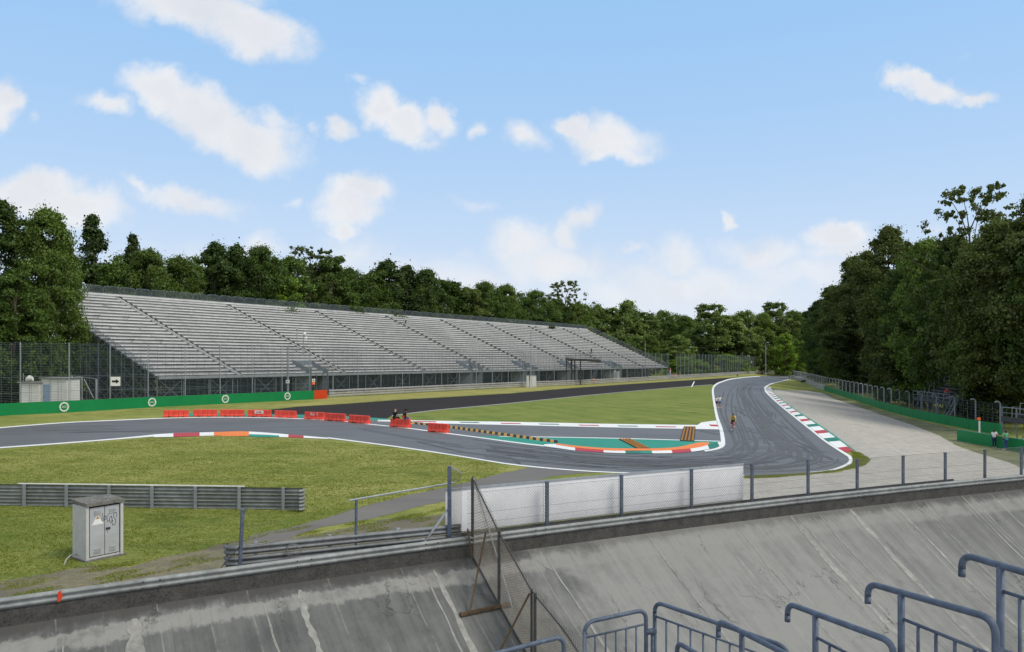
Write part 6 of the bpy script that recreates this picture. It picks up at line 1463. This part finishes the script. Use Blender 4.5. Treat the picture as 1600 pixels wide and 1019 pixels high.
# the thick pale trunk
M['palebark'] = mat('pale_bark', (.15, .135, .11), .95, var=.4, scale=5, bump=1., bscale=9)
g = next(o for o in COL.objects if o.get('label') == 'tree on the thick pale trunk by the second bleacher')
old = next(c for c in g.children if c.name.startswith('trunk')); bpy.data.objects.remove(old)
g.rotation_euler = (0, 0, 0); q = Vector((.2, -6.2, 0)); hx, hz = g.scale.x, g.scale.z
mb = MB(); mb.tube([Vector(((q.x+.05*math.sin(k*1.7))/hx, (q.y+.25*k)/hx, (1.1*k-.2)/hz)) for k in range(15)], [.95/hx, .74/hx]+[(.64-.022*k)/hx for k in range(13)], 12); mb.build('trunk', M['palebark'], g, smooth=True, local=True)

# ------------------------------------------------------------------ grass blades on the near verge
def inpoly(px, py, poly):
    c = np.zeros(len(px), bool); n = len(poly)
    for i in range(n):
        x0, y0 = poly[i]; x1, y1 = poly[i-1]
        k = ((y0 > py) != (y1 > py)) & (px < (x1-x0)*(py-y0)/((y1-y0) or 1e-9)+x0); c ^= k
    return c
GREEN = [(-60, 709), (100, 695), (240, 685), (330, 683), (440, 685), (560, 694), (700, 713), (800, 729), (760, 747), (700, 762), (640, 773), (569, 792), (475, 821), (390, 840), (369, 846), (313, 861), (266, 870), (200, 886), (135, 886), (72, 897), (0, 911), (-60, 920)]
SPARSE = [(72, 897), (135, 886), (266, 870), (369, 845), (475, 822), (560, 815), (613, 808), (700, 789), (700, 822), (600, 838), (480, 850), (370, 868), (250, 895), (100, 925), (0, 938), (0, 912)]
RIGHTG = [(1164, 744), (1262, 739.5), (1315, 733), (1332, 724), (1332, 712), (1330, 705), (1345, 708), (1360, 718), (1350, 728), (1300, 738.5), (1220, 745.5), (1164, 748)]
def scatter(poly, n, rng, near=True):
    xs = [p[0] for p in poly]; ys = [p[1] for p in poly]; X = []; Y = []
    px = rng.uniform(min(xs), max(xs), n*8); d = rng.uniform(H*F/(max(ys)-HY), H*F/(min(ys)-HY), n*8); py = HY+H*F/d
    k = inpoly(px, py, poly); px, d = px[k][:n], d[k][:n]; return (px-CX)/F*d, d
rng = np.random.default_rng(21); XS = []; YS = []; SC = []
for poly, n, sc_ in ((GREEN, 52000, 1.), (SPARSE, 12000, .85), (RIGHTG, 4000, 1.1)):
    x, y = scatter(poly, n, rng); keep = (np.hypot(x-fl.x-.5, y-fl.y-.6) > 1.0); x, y = x[keep], y[keep]
    if poly is SPARSE: f = np.sin(x*2.1+1)*np.sin(y*1.7)+.5*np.sin(x*5.3-y*4.1); k = f > .12; x, y = x[k], y[k]
    XS.append(x); YS.append(y); SC.append(np.full(len(x), sc_))
x, y, s_ = np.concatenate(XS), np.concatenate(YS), np.concatenate(SC); n = len(x)
pat = .55+.45*np.sin(x*.9+np.sin(y*.7)*2)*np.sin(y*1.1+np.cos(x*.5)*2)
hgt_ = np.array([hgt(a, b) for a, b in zip(x, y)])-.005
Vs = []; nb = 3
for b in range(nb):
    a = rng.uniform(0, 6.283, n); l = s_*(.02+.045*rng.random(n)*pat); w = .012+.012*rng.random(n); ox, oy = rng.normal(0, .05, n), rng.normal(0, .05, n); lx, ly = rng.normal(0, .5, n)*l, rng.normal(0, .5, n)*l
    p0 = np.stack([x+ox-w*np.cos(a), y+oy-w*np.sin(a), hgt_], 1); p1 = np.stack([x+ox+w*np.cos(a), y+oy+w*np.sin(a), hgt_], 1)
    p2 = np.stack([x+ox+lx+w*.3*np.cos(a), y+oy+ly+w*.3*np.sin(a), hgt_+l], 1); p3 = np.stack([x+ox+lx-w*.3*np.cos(a), y+oy+ly-w*.3*np.sin(a), hgt_+l], 1)
    Vs.append(np.stack([p0, p1, p2, p3], 1).reshape(-1, 3))
V = np.concatenate(Vs); M['blade'] = leaf_mat('grass_blades', (.13, .175, .026), (.25, .25, .06), .3, 0.)
o = bpy.data.objects.new('grass', mesh_np('grass', V, np.arange(len(V)).reshape(-1, 4), M['blade'])); COL.objects.link(o); tag(o, kind='stuff')

# ------------------------------------------------------------------ deep woods closing the gaps behind the single trees
def woods(name, rows, n, size, lm, seed, lab):
    rng = np.random.default_rng(seed); C = []; Q = []
    for (xa, ya, da), (xb, yb, db), w in rows:
        k = int(n*w); t = rng.random(k); d = da+(db-da)*t+rng.uniform(0, 16, k); px = xa+(xb-xa)*t; top = H-(ya+(yb-ya)*t-HY)/F*d
        top = top*(1+.055*np.sin(px*.11)+.04*np.sin(px*.31+1)); z = top*(1-.85*rng.random(k)**1.4); C.append(np.stack([(px-CX)/F*d, d, z-1.0], 1)); Q.append(rng.uniform(1.0, 2.6, k))
    C = np.concatenate(C); Q = np.concatenate(Q); V, Fq, cn = leaves(C, Q, 46, size, rng); dd = V-np.repeat(np.repeat(C, 46, 0), 4, 0); dd /= np.maximum(np.linalg.norm(dd, axis=1, keepdims=True), 1e-3)
    cn = dd*.8+np.array([.15, -.3, .4]); cn /= np.linalg.norm(cn, axis=1, keepdims=True)
    me = mesh_np(name, V, Fq, M[lm]); a = me.attributes.new('cn', 'FLOAT_VECTOR', 'POINT'); a.data.foreach_set('vector', cn.astype(np.float32).ravel())
    o = bpy.data.objects.new(name, me); COL.objects.link(o); tag(o, kind='stuff'); o['label'] = lab; return o
woods('woods', [((150, 415, 185), (420, 412, 225), .22), ((420, 412, 225), (640, 440, 265), .2), ((640, 440, 265), (920, 482, 345), .22), ((900, 480, 350), (1100, 496, 440), .24), ((1100, 496, 440), (1320, 486, 470), .2)], 5200, .42, 'leafa', 31, 'long belt of woods behind the single trees beyond the grandstand')
woods('woods', [((1290, 480, 260), (1420, 430, 165), .5), ((1420, 430, 165), (1700, 380, 130), .5)], 2600, .34, 'leafc', 32, 'dark woods behind the tall trees on the right')
